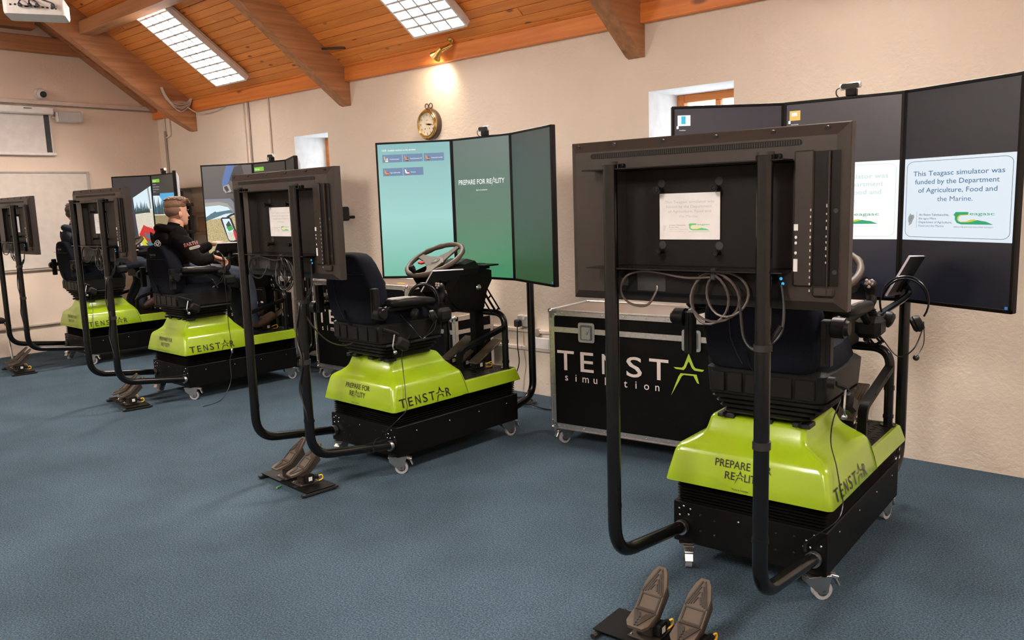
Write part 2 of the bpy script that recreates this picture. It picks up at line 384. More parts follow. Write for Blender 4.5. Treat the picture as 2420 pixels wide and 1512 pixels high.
# ================================================================== ROOM
WY, EX, RX, NY = 4.798, -10.063, 3.0, -1.6
EAVE, SL = 2.76, 0.735
RIDGE_Y = 1.6
def ceil_z(y): return EAVE + SL * (WY - y) if y >= RIDGE_Y else EAVE + SL * (y - NY)
SA = math.atan(SL)
def wall_grid(name, m, x0, x1, z0, z1, holes, y, depth_full=0.5):
    """long wall with recesses: holes = (x0,x1,z0,z1,depth or None for open to outside)"""
    b = MB(); b.use(m)
    xs = sorted({x0, x1} | {h[0] for h in holes} | {h[1] for h in holes}); zs = sorted({z0, z1} | {h[2] for h in holes} | {h[3] for h in holes})
    for i in range(len(xs) - 1):
        for j in range(len(zs) - 1):
            cx, cz = (xs[i] + xs[i + 1]) / 2, (zs[j] + zs[j + 1]) / 2
            hh = [h for h in holes if h[0] < cx < h[1] and h[2] < cz < h[3]]
            if not hh: b.poly([(xs[i], y, zs[j]), (xs[i + 1], y, zs[j]), (xs[i + 1], y, zs[j + 1]), (xs[i], y, zs[j + 1])])
            if not hh or hh[0][4]:
                yo = y + depth_full; b.poly([(xs[i], yo, zs[j]), (xs[i], yo, zs[j + 1]), (xs[i + 1], yo, zs[j + 1]), (xs[i + 1], yo, zs[j])])
    b.poly([(x0, y, z1), (x1, y, z1), (x1, y + depth_full, z1), (x0, y + depth_full, z1)])
    for h in holes:
        d = h[4] or depth_full; a, c, e, f = h[:4]; b.use(M_REVEAL if not h[4] else m)
        # splayed reveals on both jambs as in thick stone walls
        b.poly([(a, y, e), (a, y, f), (a, y + d, f), (a, y + d, e)]); b.poly([(c, y, f), (c, y, e), (c, y + d, e), (c, y + d, f)])
        b.poly([(a, y, f), (c, y, f), (c, y + d, f), (a, y + d, f)]); b.poly([(c, y, e), (a, y, e), (a, y + d, e), (c, y + d, e)])
        if h[4]: b.poly([(a, y + d, e), (c, y + d, e), (c, y + d, f), (a, y + d, f)])
    return struct(b.build(name, smooth=False))
WIN = [(-7.155, -6.590, 1.20, 2.23), (-3.005, -2.392, 1.20, 2.213)]
NICHE = (-9.85, -8.75, 0.95, 1.805, 0.24)
wall_back = wall_grid('wall_back', M_WALL, EX - .3, RX, -0.02, 2.80, [w + (None,) for w in WIN] + [NICHE], WY)
b = MB(); g = [(WY + .5, 0), (WY + .5, 2.74), (RIDGE_Y, ceil_z(RIDGE_Y)+.02), (NY - .3, 2.5), (NY - .3, 0)]
b.prism(g, (EX, 0, 0), (0, 1, 0), (0, 0, 1), (-1, 0, 0), .3); struct(b.build('wall_left', M_WALL2, smooth=False))
b = MB(); b.prism(g, (RX, 0, 0), (0, 1, 0), (0, 0, 1), (1, 0, 0), .3); struct(b.build('wall_right', M_WALL2, smooth=False))
b = MB(); b.box(EX - .3, RX + .3, NY - .3, NY, -.02, 2.80); struct(b.build('wall_front', M_WALL, smooth=False))
b = MB(); b.box(EX - .3, RX + .3, NY - .3, WY + .5, -.12, 0); struct(b.build('floor', M_CARPET, smooth=False))
# ceiling slabs
b = MB(); t0 = .03
b.prism([(WY + .5, ceil_z(WY) - SL * .5 + .02), (RIDGE_Y, ceil_z(RIDGE_Y) + .02), (RIDGE_Y, ceil_z(RIDGE_Y) + .2), (WY + .5, ceil_z(WY) - SL * .5 + .2)], (EX - .3, 0, 0), (0, 1, 0), (0, 0, 1), (1, 0, 0), RX - EX + .6)
b.prism([(NY - .3, ceil_z(NY) - SL * .3 + .02), (NY - .3, ceil_z(NY) - SL * .3 + .2), (RIDGE_Y, ceil_z(RIDGE_Y) + .2), (RIDGE_Y, ceil_z(RIDGE_Y) + .02)], (EX - .3, 0, 0), (0, 1, 0), (0, 0, 1), (1, 0, 0), RX - EX + .6)
ceiling = struct(b.build('ceiling', M_PLANK, smooth=False))
# tongue-and-groove boards, each its own piece, running along the room
PW = 0.0775 * cos(SA)
row = 0; y = WY + 0.0
rng = random.Random(3)
while y > 2.75:
    x = EX - .05 - rng.random() * 2.5
    while x < RX:
        ln = rng.uniform(3.2, 4.8); xa, xb = max(x, EX), min(x + ln, RX)
        if xb - xa > .15:
            yc = y - PW / 2; zc = ceil_z(yc); hw = PW / 2 / cos(SA) - .0022; j = rng.uniform(-.0015, .0015)
            pb = MB(); L2 = (xb - xa) / 2 - .0015
            pb.box(-L2, L2, -hw, hw, -.011, .004, .0025)
            o = pb.build('plank', M_PLANK, ceiling, smooth=False)
            o.location = ((xa + xb) / 2, yc, zc + j); o.rotation_euler = (-SA, 0, 0)
        x += ln
    y -= PW; row += 1
# wall plate under the boards
b = MB(); b.box(EX, RX, WY - .055, WY + .02, 2.652, 2.775, .004); struct(b.build('trim_1', M_PLATE))
b = MB(); b.box(EX + .001, EX + .10, NY, 4.02, 3.305, 3.475, .006); struct(b.build('trim_2', M_TRUSS))
b = MB(); b.box(EX + .001, EX + .16, NY, 3.47, 3.535, 3.76, .006); struct(b.build('trim_3', M_TRUSS))
b = MB()
P = [(4.79, ceil_z(4.79) - .02), (RIDGE_Y, ceil_z(RIDGE_Y) - .02), (RIDGE_Y, ceil_z(RIDGE_Y) - .09), (4.79, ceil_z(4.79) - .07)]
b.prism(P, (EX + .001, 0, 0), (0, 1, 0), (0, 0, 1), (1, 0, 0), .14); struct(b.build('trim_6', M_TRUSS, smooth=False))
# trusses
def truss(xr, label, drop=0.0):
    r = empty('roof_truss', (xr - .065, WY, 0)); tag(r, label, 'roof beam', 'timber roof trusses')
    lo = lambda y: 2.43 - drop * min(1, (4.79 - y) * 4) + SL * (4.79 - y); hi = lambda y: ceil_z(y) - .014
    for sgn in (1, -1):
        P = []
        ys = [4.796, 4.76, 4.55, 4.3, 4.0, 3.6, 3.0, 2.2, RIDGE_Y]
        low = [(y, lo(y) + (.012 if y > 4.78 else 0) + rng.uniform(-.004, .004)) for y in ys]; top = [(y, hi(y)) for y in ys[::-1]]
        P = low + top
        if sgn < 0: P = [(2 * RIDGE_Y - a, z) for a, z in P][::-1]
        mb = MB(); mb.prism([(a - WY, z) for a, z in P], (-.065, 0, 0), (0, 1, 0), (0, 0, 1), (1, 0, 0), .13)
        mb.build('rafter', M_TRUSS, r, ang=30)
    return r
T1 = truss(-9.088, 'brown roof truss nearest the end wall, pale cable coil hung at its foot', .04)
T2 = truss(-6.203, 'brown timber roof truss between the two fluorescent lights, its foot left of the wall clock')
T3 = truss(-3.030, 'brown timber roof truss right of the clock, ending above the right-hand window')
T4 = truss(0.10, 'brown timber roof truss beyond the right edge of the picture, above the viewer')
b = MB(); b.cyl((0, .0, 0), (.30, .09, -.02), .011)
o = b.build('iron_strap', M_BROWN, T2); o.location = (.0, -.30, 2.92)
# purlin
p = MB(); p.box(-9.16, 3.0, 3.60, 3.755, 3.372, 3.50, .006)
o = p.build('purlin', M_PURLIN); tag(o, 'brown timber purlin running above the left fluorescent light, carried by the trusses', 'roof beam')
b = MB(); b.box(-9.36, -9.20, 3.60, 3.74, 3.40, 3.56, .01); o = b.build('timber_block', M_TRUSS); tag(o, 'short dark timber block on the truss beside the projector, at the purlin end', 'block')
# windows
for i, w in enumerate(WIN):
    x0, x1, z0, z1 = w; yf = WY + .40
    r = struct(empty('window_%d' % (i + 1), ((x0 + x1) / 2, yf, z0)))
    hw, hh = (x1 - x0) / 2, z1 - z0
    b = MB(); b.box(-hw, -hw + .055, -.03, .03, 0, hh, .005); b.box(hw - .055, hw, -.03, .03, 0, hh, .005); b.box(-hw + .055, hw - .055, -.03, .03, hh - .055, hh, .005); b.box(-hw + .055, hw - .055, -.03, .03, 0, .055, .005)
    b.box(-.02, .02, -.02, .02, .055, hh - .055, .004); b.box(-hw + .055, hw - .055, -.02, .02, hh * .55, hh * .55 + .035, .004)
    b.build('window_frame', M_PLATE, r)
    gm = MATS.get('window_glass') or mat('window_glass', (0.9, 0.95, 0.95, 1), 0.02, noise=(3, 0.0))
    gm.node_tree.nodes['Principled BSDF'].inputs['Transmission Weight'].default_value = 1.0
    gm.node_tree.nodes['Principled BSDF'].inputs['IOR'].default_value = 1.02
    for sx in (-1, 1):
        for zz in ((.055, hh * .55), (hh * .55 + .035, hh - .055)):
            b = MB(); a = sorted((sx * .02, sx * (hw - .055))); b.box(a[0], a[1], -.002, .002, zz[0], zz[1]); b.build('pane', gm, r)
# niche shelves
for zz in (1.475, 1.245):
    b = MB(); b.box(NICHE[0] + .003, NICHE[1] - .003, WY + .02, WY + NICHE[4] - .003, zz, zz + .03, .003); o = b.build('wooden_shelf', M_SHELF)
    tag(o, 'upper brown wooden shelf in the wall niche' if zz > 1.4 else 'lower brown wooden shelf in the wall niche, under the cardboard box', 'shelf')
b = MB(); b.box(-9.37, -9.02, WY + .05, WY + .22, 1.276, 1.45, .004); o = b.build('cardboard_box', M_CARD); tag(o, 'brown cardboard box standing on the lower shelf of the wall niche', 'box')

# ------------------------------------------------------------------ fluorescent fixtures
def fixture(x, y, label, near=1):
    sg = 1 if y > RIDGE_Y else -1
    r = empty('ceiling_light', (x, y, ceil_z(y) - .014)); tag(r, label, 'light', 'fluorescent louvre lights on the sloping ceiling')
    r.rotation_euler = (-SA * sg, 0, 0)
    hx, hy, d = .30, .525, .10
    b = MB()
    b.loft([rrect(-hx + .05, hx - .05, -hy + .05, hy - .05, 0, .01, 2), rrect(-hx, hx, -hy, hy, -.05, .01, 2), rrect(-hx, hx, -hy, hy, -d, .01, 2), rrect(-hx + .02, hx - .02, -hy + .02, hy - .02, -d, .004, 2), rrect(-hx + .02, hx - .02, -hy + .02, hy - .02, -.025, .004, 2)], True, True)
    b.build('housing', M_WHITE2, r, smooth=False)
    lou = MB()
    for i in range(1, 4):
        xx = -hx + .02 + i * (2 * hx - .04) / 4
        lou.add([(xx - .010, -hy + .02, -d + .002), (xx + .010, -hy + .02, -d + .002), (xx + .010, hy - .02, -d + .002), (xx - .010, hy - .02, -d + .002), (xx, -hy + .02, -d + .05), (xx, hy - .02, -d + .05)],
                [(0, 1, 2, 3), (0, 4, 5, 3)[::-1], (1, 2, 5, 4), (0, 1, 4), (3, 5, 2)])
    for j in range(1, 12):
        yy = -hy + .02 + j * (2 * hy - .04) / 12
        lou.add([(-hx + .02, yy - .010, -d + .002), (-hx + .02, yy + .010, -d + .002), (hx - .02, yy + .010, -d + .002), (hx - .02, yy - .010, -d + .002), (-hx + .02, yy, -d + .045), (hx - .02, yy, -d + .045)], [(0, 1, 2, 3), (0, 3, 5, 4), (1, 4, 5, 2), (0, 4, 1), (3, 2, 5)])
    lou.build('louvre', M_LOUV, r, smooth=False)
    tu = MB()
    for i in range(4): xx = -hx + .02 + (i + .5) * (2 * hx - .04) / 4; tu.cyl((xx, -hy + .05, -.04), (xx, hy - .05, -.04), .010, n=8)
    tb = tu.build('fluorescent_tube', M_TUBEL, r)
    la = bpy.data.lights.new('fluorescent_glow', 'AREA'); la.shape = 'RECTANGLE'; la.size = 2 * hx - .06; la.size_y = 2 * hy - .06; la.energy = LAMP_W; la.color = LAMP_COL
    lo = bpy.data.objects.new('fluorescent_glow', la); COL.objects.link(lo); lo.parent = r; lo.location = (0, 0, -.052)
    return r
M_LOUV = mat('bright_louvre', (0.72, 0.72, 0.74, 1), 0.35)
M_TUBEL = emat('lit_tube', (1, .95, .9, 1), 8)
fixture(-7.835, 4.185, 'fluorescent louvre light on the planks between the two left trusses')
fixture(-4.70, 4.165, 'fluorescent louvre light at the top centre above the brass spotlight')
for i, x in enumerate((-1.55, 1.55)): fixture(x, 4.165, 'fluorescent louvre light out of the frame, bay %s of the window slope' % ('third', 'fourth')[i])
for i, x in enumerate((-7.835, -4.70, -1.55, 1.55)): fixture(x, -.98, 'fluorescent louvre light out of the frame on the far slope, bay %s' % ('one', 'two', 'three', 'four')[i])

# brass spotlight
r = empty('spotlight', (-4.775, 4.715, ceil_z(4.715) - .014)); tag(r, 'small polished brass spotlight under the plank ceiling above the clock', 'spotlight')
b = MB(); b.lathe([(.028, 0), (.028, -.012), (.012, -.03), (.008, -.04)], (0, 0, 0), (0, 0, 1)); b.build('mount', M_BRASS, r)
h0 = Vector((0, 0, -.045)); dirn = Vector((-.62, -.62, -.42)).normalized()
b = MB(); b.lathe([(.0, -.01), (.016, -.008), (.018, 0), (.018, .09), (.014, .095)], h0, dirn); b.build('barrel', M_BRASS, r)
sd = Vector((-.80, -.05, -.62)).normalized(); hc = h0 + dirn * .105
b = MB(); b.lathe([(.0, -.03), (.014, -.028), (.02, -.01), (.024, .01), (.028, .03), (.048, .06), (.05, .064), (.046, .062), (.026, .032), (.0, .02)], hc, sd); b.build('shade', M_BRASSD, r)
sl = bpy.data.lights.new('spotlight_bulb', 'SPOT'); sl.energy = 14; sl.color = (1, .76, .5); sl.spot_size = radians(135); sl.spot_blend = 1.0; sl.shadow_soft_size = .06
so = bpy.data.objects.new('spotlight_bulb', sl); COL.objects.link(so); so.parent = r; so.location = hc + sd * .07
so.rotation_euler = Vector((-.30, .35, -.55)).to_track_quat('-Z', 'Y').to_euler()

# ------------------------------------------------------------------ wall services
def conduit(pts, r, m, label, cat='conduit', name='conduit', group=None):
    b = MB(); b.tube(fillet(pts, .03, 4), r, 8); o = b.build(name, m); tag(o, label, cat, group); return o
yw = WY - .012
o = struct(MB().box(EX, -3.0, WY - .028, WY - .001, .495, .525, .006).build('trim_4', M_CONDUIT))
o = struct(MB().box(EX, -3.0, WY - .028, WY - .001, .352, .384, .006).build('trim_5', M_CONDUIT))
for x, rr, m, lb in ((-8.04, .006, M_CONDUIT, 'thin pale vertical conduit on the back wall, left of the pair'), (-7.95, .011, M_CONDD, 'grey brown vertical conduit on the back wall beside the thin pale one'), (-7.56, .010, M_CONDUIT, 'pale vertical conduit on the back wall, rightmost of the three')):
    conduit([(x, yw, 2.66), (x, yw, .52)], rr, m, lb)
conduit([(-9.86, yw, 2.50), (-9.86, yw, .6)], .016, M_CONDD, 'thick grey brown pipe down the corner of the back wall')
conduit([(-9.86, yw, 2.66), (-9.86, yw, 2.50)], .010, M_CONDUIT, 'short pale pipe joining the corner pipe to the beam')
conduit([(-9.72, yw, 2.66), (-9.72, yw, 2.44), (-9.84, yw, 2.42)], .008, M_CONDUIT, 'thin bent pale pipe beside the corner junction box')
b = MB(); b.lathe([(.0, -.03), (.035, -.03), (.035, .0), (.03, .006), (0, .006)], (-9.86, WY - .002, 2.44), (0, -1, 0)); o = b.build('junction_box', M_CONDD); tag(o, 'round grey junction box on the corner pipe', 'junction box')
xe = EX + .014
for z0, rr, m, lb in ((2.735, .012, M_CONDUIT, 'long pale trunking along the top of the end wall'),):
    b = MB(); b.box(EX + .001, EX + .035, 1.0, 4.79, 2.752, 2.80, .004); o = b.build('cable_trunking', M_CONDUIT); tag(o, lb, 'trunking')
    b = MB(); b.box(EX + .001, EX + .02, 1.0, 4.79, 2.738, 2.750, .003); o = b.build('cable_run', M_CONDD); tag(o, 'thin dark cable line just under the end wall trunking', 'cable')
for z0, lb in ((.929, 'upper brown horizontal pipe on the end wall below the whiteboard'), (.306, 'lower brown horizontal pipe on the end wall near the floor')):
    b = MB(); b.cyl((xe, 1.2, z0), (xe, 4.78, z0), .013); o = b.build('wall_pipe', M_CONDD); tag(o, lb, 'pipe')
# sockets
r = empty('wall_socket', (-4.135, WY, .585)); tag(r, 'double wall socket with a black plug, right of the teal screens', 'socket')
MB().box(-.075, .075, -.035, -.001, -.045, .045, .006).build('back_box', M_CONDUIT, r); MB().box(-.072, .072, -.042, -.034, -.042, .042, .004).build('face_plate', M_GREYP, r)
b = MB(); b.box(-.012, .012, -.050, -.042, .012, .034, .002); b.build('switch', M_WHITE, r)
b = MB(); b.box(-.075, -.02, -.085, -.042, -.045, .012, .008); b.build('plug', M_DARK, r)
b = MB(); b.tube(catmull([(-.047, -.07, -.045), (-.05, -.07, -.2), (-.035, -.075, -.33), (-.065, -.10, -.45), (-.075, -.14, -.56), (-.05, -.2, -.578), (.1, -.28, -.578)], 6), .0045, 6); b.build('power_cable', M_CABLE, r)
r = empty('wall_socket', (-3.97, WY, .42)); tag(r, 'white double wall socket low on the back wall behind the front pole', 'socket')
MB().box(-.075, .075, -.035, -.001, -.045, .045, .006).build('face_plate', M_WHITE, r)
b = MB(); b.lathe([(0, 0), (.03, 0), (.03, -.03), (0, -.035)], (-4.02, WY, .50), (0, 1, 0)); o = b.build('round_outlet', M_CONDD); tag(o, 'round grey outlet box between the two sockets', 'outlet')
def floor_coil(name, c, R, n, label, m=M_CABLE, r=.006, tail=None):
    b = MB(); P = []
    rg = random.Random(hash(label) & 255)
    for i in range(n * 14):
        a = 2 * pi * i / 14; rr = R * (1 + .25 * sin(i * .37)); P.append((c[0] + rr * cos(a) * 1.3, c[1] + rr * sin(a) * .7, .008 + .0012 * i / 14 * 4 + .004 * (1 + sin(i * .9))))
    if tail: P += [tuple(t) for t in tail]
    b.tube(catmull(P, 2), r, 6); o = b.build(name, m); tag(o, label, 'cable'); return o
floor_coil('power_cable', (-4.02, 4.50, 0), .13, 4, 'black cable coiled on the carpet behind the front pole of the teal screen simulator', tail=[(-3.7, 4.45, .01), (-3.45, 4.5, .01), (-3.2, 4.55, .01)])
floor_coil('power_cable', (-6.42, 4.35, 0), .10, 2, 'thin black cable loop on the carpet left of the middle simulator', r=.005)

# ------------------------------------------------------------------ clock
r = empty('wall_clock', (-5.135, WY, 2.180)); tag(r, 'round brass rimmed wall clock with cream dial above the teal screens', 'clock')
R = .128
b = MB(); b.lathe([(0, 0), (R, 0), (R + .004, -.015), (R, -.040), (R - .012, -.05), (R - .02, -.045), (0, -.045)], (0, 0, 0), (0, 1, 0), 40); b.build('case', M_BROWN, r)
b = MB(); b.torus((0, -.050, 0), (0, 1, 0), R - .018, .010, 40, 8); b.torus((0, -.056, 0), (0, 1, 0), R - .03, .006, 40, 8); b.build('brass_bezel', M_BRASS, r)
b = MB(); b.lathe([(0, 0), (R - .026, 0), (R - .026, -.002), (0, -.002)], (0, -.046, 0), (0, 1, 0), 40); b.build('dial', M_CREAM, r)
b = MB()
for n in range(1, 13):
    a = radians(90 - 30 * n); rr = .078; b.text(str(n), (rr * cos(a), -.0492, rr * sin(a) - .009), (1, 0, 0), (0, 0, 1), .018)
b.box(-.014, -.006, -.0495, -.049, .031, .034); b.box(0, .014, -.0495, -.049, .031, .034); b.build('numerals', M_INK, r)
b = MB()
for a, ln, w in ((radians(90 - 30 * 3.27), .050, .005), (radians(90 - 6 * 16), .072, .0035)):
    d = Vector((cos(a), 0, sin(a))); s = Vector((-sin(a), 0, cos(a))); p0 = Vector((0, -.051, 0))
    b.add([p0 - d * .012 - s * w, p0 - d * .012 + s * w, p0 + d * ln * .7 + s * w * 1.6, p0 + d * ln, p0 + d * ln * .7 - s * w * 1.6], [(0, 1, 2, 3, 4)])
b.lathe([(0, 0), (.006, 0), (.006, -.003), (0, -.003)], (0, -.05, 0), (0, 1, 0), 12)
for sx in (-1, 1): b.lathe([(0, 0), (.006, 0), (.006, -.001), (0, -.001)], (sx * .026, -.0485, -.035), (0, 1, 0), 12)
b.build('hands', M_BRASSD, r)
b = MB()
for sx in (-1, 1): b.torus((sx * .024, -.02, R + .022), (0, 1, .0), .020, .0045, 20, 6)
b.build('hanging_scroll', M_BROWN, r)

# ------------------------------------------------------------------ end wall things
r = empty('security_camera', (EX, 3.49, 2.87)); tag(r, 'white dome security camera with dark lens high on the end wall', 'camera')
b = MB(); b.lathe([(0, 0), (.060, 0), (.062, .02), (.05, .04), (0, .045)], (0, 0, 0), (1, 0, 0)); b.build('base', M_WHITE, r)
b = MB(); b.ell((.055, .005, -.005), (.052, .052, .052), 20, 14); b.build('dome', M_WHITE, r)
b = MB(); b.lathe([(0, -.01), (.033, -.012), (.034, .006), (.026, .014), (0, .017)], (.094, .006, -.014), (.95, -.02, -.25)); b.build('lens', M_DARK, r)
r = empty('projection_screen', (EX, 2.5, 2.20)); tag(r, 'white pull-down projection screen on the end wall at the left edge', 'screen')
MB().box(.002, .10, -1.0, 1.085, .44, .525, .012).build('roller_case', M_WHITE, r)
MB().box(.035, .038, -1.0, .99, .03, .45).build('fabric', M_SCRFAB, r); MB().box(.0385, .040, .99, 1.045, .03, .45).build('black_border', M_DARK, r)
MB().box(.035, .038, 1.045, 1.06, .03, .45).build('fabric_edge', M_SCRFAB, r); MB().box(.028, .05, -1.0, 1.09, -.005, .03, .006).build('bottom_bar', M_WHITE, r)
MB().box(.1, .103, .78, .86, .49, .505).build('maker_plate', M_INK, r)
r = empty('wall_speaker', (EX, 3.78, 2.62)); tag(r, 'small white box speaker with grey grille on the end wall beside the screen roller', 'speaker')
Rm = Matrix.Rotation(radians(-25), 4, 'Z')
MB().box(.01, .11, -.135, .135, -.055, .065, .01, M=Rm).build('cabinet', M_WHITE, r); MB().box(.112, .118, -.10, .128, -.05, .06, .004, M=Rm).build('grille', M_GREYP, r)
b = MB(); b.cyl((0, -.13, .0), (.03, -.20, .0), .012); b.build('bracket', M_WHITE, r)
r = empty('whiteboard', (EX, 2.4, .95)); tag(r, 'large whiteboard on the end wall behind the leftmost simulator', 'whiteboard')
MB().box(.002, .018, -1.2, 1.50, 0, 1.055).build('board', M_BOARD, r)
b = MB(); b.box(.002, .028, 1.485, 1.515, -.0, 1.07, .004); b.box(.002, .028, -1.2, 1.485, 1.05, 1.07, .004); b.build('frame', M_GREYP, r)

# projector
pc = Vector((-5.25, 1.86, 2.70)); r = empty('projector', pc, radians(62)); tag(r, 'white ceiling projector with sockets and cables at the top left corner', 'projector')
b = MB(); hw, hd, hh = .205, .14, .062
b.loft([[(x * .97, y * .97, -hh) for x, y, _ in rrect(-hw, hw, -hd, hd, 0, .03)], rrect(-hw, hw, -hd, hd, -hh + .02, .035), rrect(-hw, hw, -hd, hd, hh - .015, .035), [(x * .96, y * .96, hh) for x, y, _ in rrect(-hw, hw, -hd, hd, 0, .03)]])
b.build('housing', M_WHITE, r)
b = MB()
for i, (xx, zz, w, h) in enumerate([(-.15, .0, .012, .012), (-.12, .002, .012, .012), (-.085, -.005, .016, .012), (-.045, -.01, .03, .012), (.02, -.01, .035, .014), (.06, -.012, .016, .01), (.09, -.014, .016, .01), (.12, -.015, .018, .016), (.145, -.02, .01, .008)]):
    b.box(xx - w / 2, xx + w / 2, -hd - .006, -hd + .01, zz - h / 2, zz + h / 2, .002)
b.build('connector', M_DARK, r)
b = MB()
for i in range(7):
    for j in range(5): b.box(-hw - .002, -hw + .004, -.06 + i * .015, -.052 + i * .015, -.03 + j * .013, -.023 + j * .013)
stuff(b.build('vent_holes', M_GREYP, r))
for i, (xx, xt) in enumerate(((-.085, -.06), (-.02, -.03), (.03, -.045), (.13, -.02))):
    b = MB(); b.tube(catmull([(xx, -hd - .004, -.005), (xx, -hd - .045, .01), (xt, -hd * .6, .085), (xt, -.03, .16), (0, 0, .3)], 6), .0055, 6); b.box(xx - .012, xx + .012, -hd - .045, -hd - .004, -.018, .006, .004); b.build('cable', M_CABLE, r)
b = MB(); b.cyl((0, 0, hh), (0, 0, (ceil_z(pc.y) - pc.z - .02) / .76), .018); b.box(-.13, .13, -.05, .05, hh + .002, hh + .012, .003)
for sx in (-.12, .12): b.box(sx - .006, sx + .006, -.05, .05, hh, hh + .04, .002)
b.build('ceiling_mount', M_WHITE, r)
r.scale = (.76, .76, .76)

# coil of pale cable on truss 1
b = MB(); rg = random.Random(5)
for i in range(11):
    t = i / 10; xo = -9.080 + .012 * (i % 4) + rg.uniform(0, .01); j = rg.uniform(-.008, .008)
    P = [(4.40, 2.90), (4.415 + .012 * t, 2.83 - .01 * t), (4.455 + .03 * t, 2.745 - .005 * t + .02 * (1 - t)), (4.53 + .02 * t, 2.700 + .055 * (1 - t) - .035 * t), (4.62, 2.700 + .06 * (1 - t) - .045 * t + j), (4.70 + .015 * t, 2.745 + .02 * (1 - t) - .02 * t), (4.735, 2.80 + j)]
    b.tube(catmull([(xo + .012 * sin(k * 1.1), y_, z_) for k, (y_, z_) in enumerate(P)], 5), .0062, 6)
o = b.build('cable_coil', M_CABLEW); tag(o, 'hank of pale white cable hung on the leftmost truss foot', 'cable')
b = MB(); b.tube(catmull([(-9.05, 4.68, 2.70), (-8.9, 4.74, 2.62), (-8.6, 4.78, 2.62), (-8.35, 4.79, 2.66)], 6), .006, 6); o = b.build('loose_cable', M_CABLEW); tag(o, 'short loose pale cable under the beam right of the leftmost truss', 'cable')

# ------------------------------------------------------------------ star logo and lettering
STAR_UP = [(0, 1.40), (.20, .83), (.27, .73), (.62, .69), (.55, .60), (.23, .62), (.13, .72), (.03, .97), (.0, 1.01), (-.03, .97), (-.12, .72), (-.2, .60), (-.53, .62), (-.62, .70), (-.28, .70), (-.20, .79)]
STAR_LO = [(-.33, .44), (.32, .44), (.42, .02), (.34, .05), (.23, .28), (.19, .37), (-.2, .37), (-.28, .31), (-.35, .15), (-.73, -.67), (-.42, .28)]
def star(b, O, U, V, h, m=None, k=1.25):
    if m: b.use(m)
    O, U, V = Vector(O), Vector(U), Vector(V)
    # triangulated fans keep the concave outline exact
    for P in (STAR_UP, STAR_LO):
        import mathutils.geometry as mg
        tris = mg.tessellate_polygon([[Vector((x, y, 0)) for x, y in P]])
        b.add([O + U * (x * h * k) + V * (y * h) for x, y in P], [tuple(t) for t in tris])
def tenstar(b, O, U, V, h, mt, ms, sx=1.0):
    """O = lower left of T; spans about 9.3 cap heights * sx"""
    b.use(mt)
    for ch, a, c in (('T', 0, .98), ('E', 1.35, 2.1), ('N', 2.57, 3.42), ('S', 3.9, 4.72), ('T', 5.1, 6.08), ('R', 8.1, 8.95)):
        b.glyph_box(ch, O, U, V, a * h * sx, c * h * sx, h)
    star(b, Vector(O) + Vector(U) * (7.08 * h * sx), U, V, h, ms, 1.2 * sx)
def prepare(b, O, U, V, h, m, one_line=False):
    """PREPARE FOR / REALITY with the star as its A; O = centre of the first baseline"""
    b.use(m); O, U, V = Vector(O), Vector(U), Vector(V)
    if one_line:
        b.text('PREPARE FOR', O - U * (1.35 * h), U, V, h, 'R', wid=7.6 * h); p = O
        b.text('RE', p - U * (.95 * h), U, V, h, 'L', wid=1.35 * h); star(b, p + U * (1.0 * h), U, V, h * .95, None, 1.0); b.text('LITY', p + U * (1.55 * h), U, V, h, 'L', wid=2.3 * h)
    else:
        b.text('PREPARE FOR', O, U, V, h, 'C', wid=7.4 * h); p = O - V * (1.45 * h)
        b.text('RE', p - U * (2.25 * h), U, V, h, 'L', wid=1.35 * h); star(b, p - U * (.25 * h), U, V, h * .95, None, 1.0); b.text('LITY', p + U * (.35 * h), U, V, h, 'L', wid=2.2 * h)

# ------------------------------------------------------------------ casters
def caster(parent, x, y, z1, yaw=0.0, r=.037, name='caster', chrome=True):
    c = bpy.data.objects.new(name, None); COL.objects.link(c); c.parent = parent; c.location = (x, y, 0); c.rotation_euler = (0, 0, yaw)
    caster_meshes(c, z1, r); return c
_CM = {}
def caster_meshes(c, z1, r):
    key = (round(z1, 3), r)
    if key not in _CM:
        b = MB(); b.cyl((.026, -.013, r), (.026, .013, r), r, n=24); w = b.build('wheel', M_WHEEL)
        b = MB(); b.cyl((.026, -.0145, r), (.026, .0145, r), r * .62, n=20); b.cyl((.026, -.022, r), (.026, .022, r), .006, n=8); hb = b.build('wheel_hub', M_WHEELD)
        b = MB()
        for sy in (-1, 1):
            b.prism([(.012, r - .012), (.040, r - .012), (.052, z1 - .028), (.060, z1 - .008), (-.045, z1 - .008), (-.042, z1 - .034)], (0, sy * .018, 0), (1, 0, 0), (0, 0, 1), (0, sy, 0), .003)
        b.box(-.048, .058, -.021, .021, z1 - .012, z1 - .006, .001); b.box(-.045, .045, -.04, .04, z1 - .005, z1 - .001, .002); b.cyl((0, 0, z1 - .012), (0, 0, z1 - .003), .022)
        f = b.build('fork', M_ZINC)
        b = MB(); Mx = Matrix.Translation((.068, 0, z1 - .020)) @ Matrix.Rotation(radians(20), 4, 'Y'); b.box(-.02, .018, -.018, .018, -.004, .008, .002, M=Mx)
        Mx = Matrix.Translation((.082, 0, z1 - .040)) @ Matrix.Rotation(radians(65), 4, 'Y'); b.box(-.018, .020, -.017, .017, -.003, .003, .002, M=Mx)
        k = b.build('brake_pedal', M_ALU)
        _CM[key] = [w, hb, f, k]
        for o in _CM[key]: o.parent = c
    else:
        for o in _CM[key]: q = o.copy(); COL.objects.link(q); q.parent = c

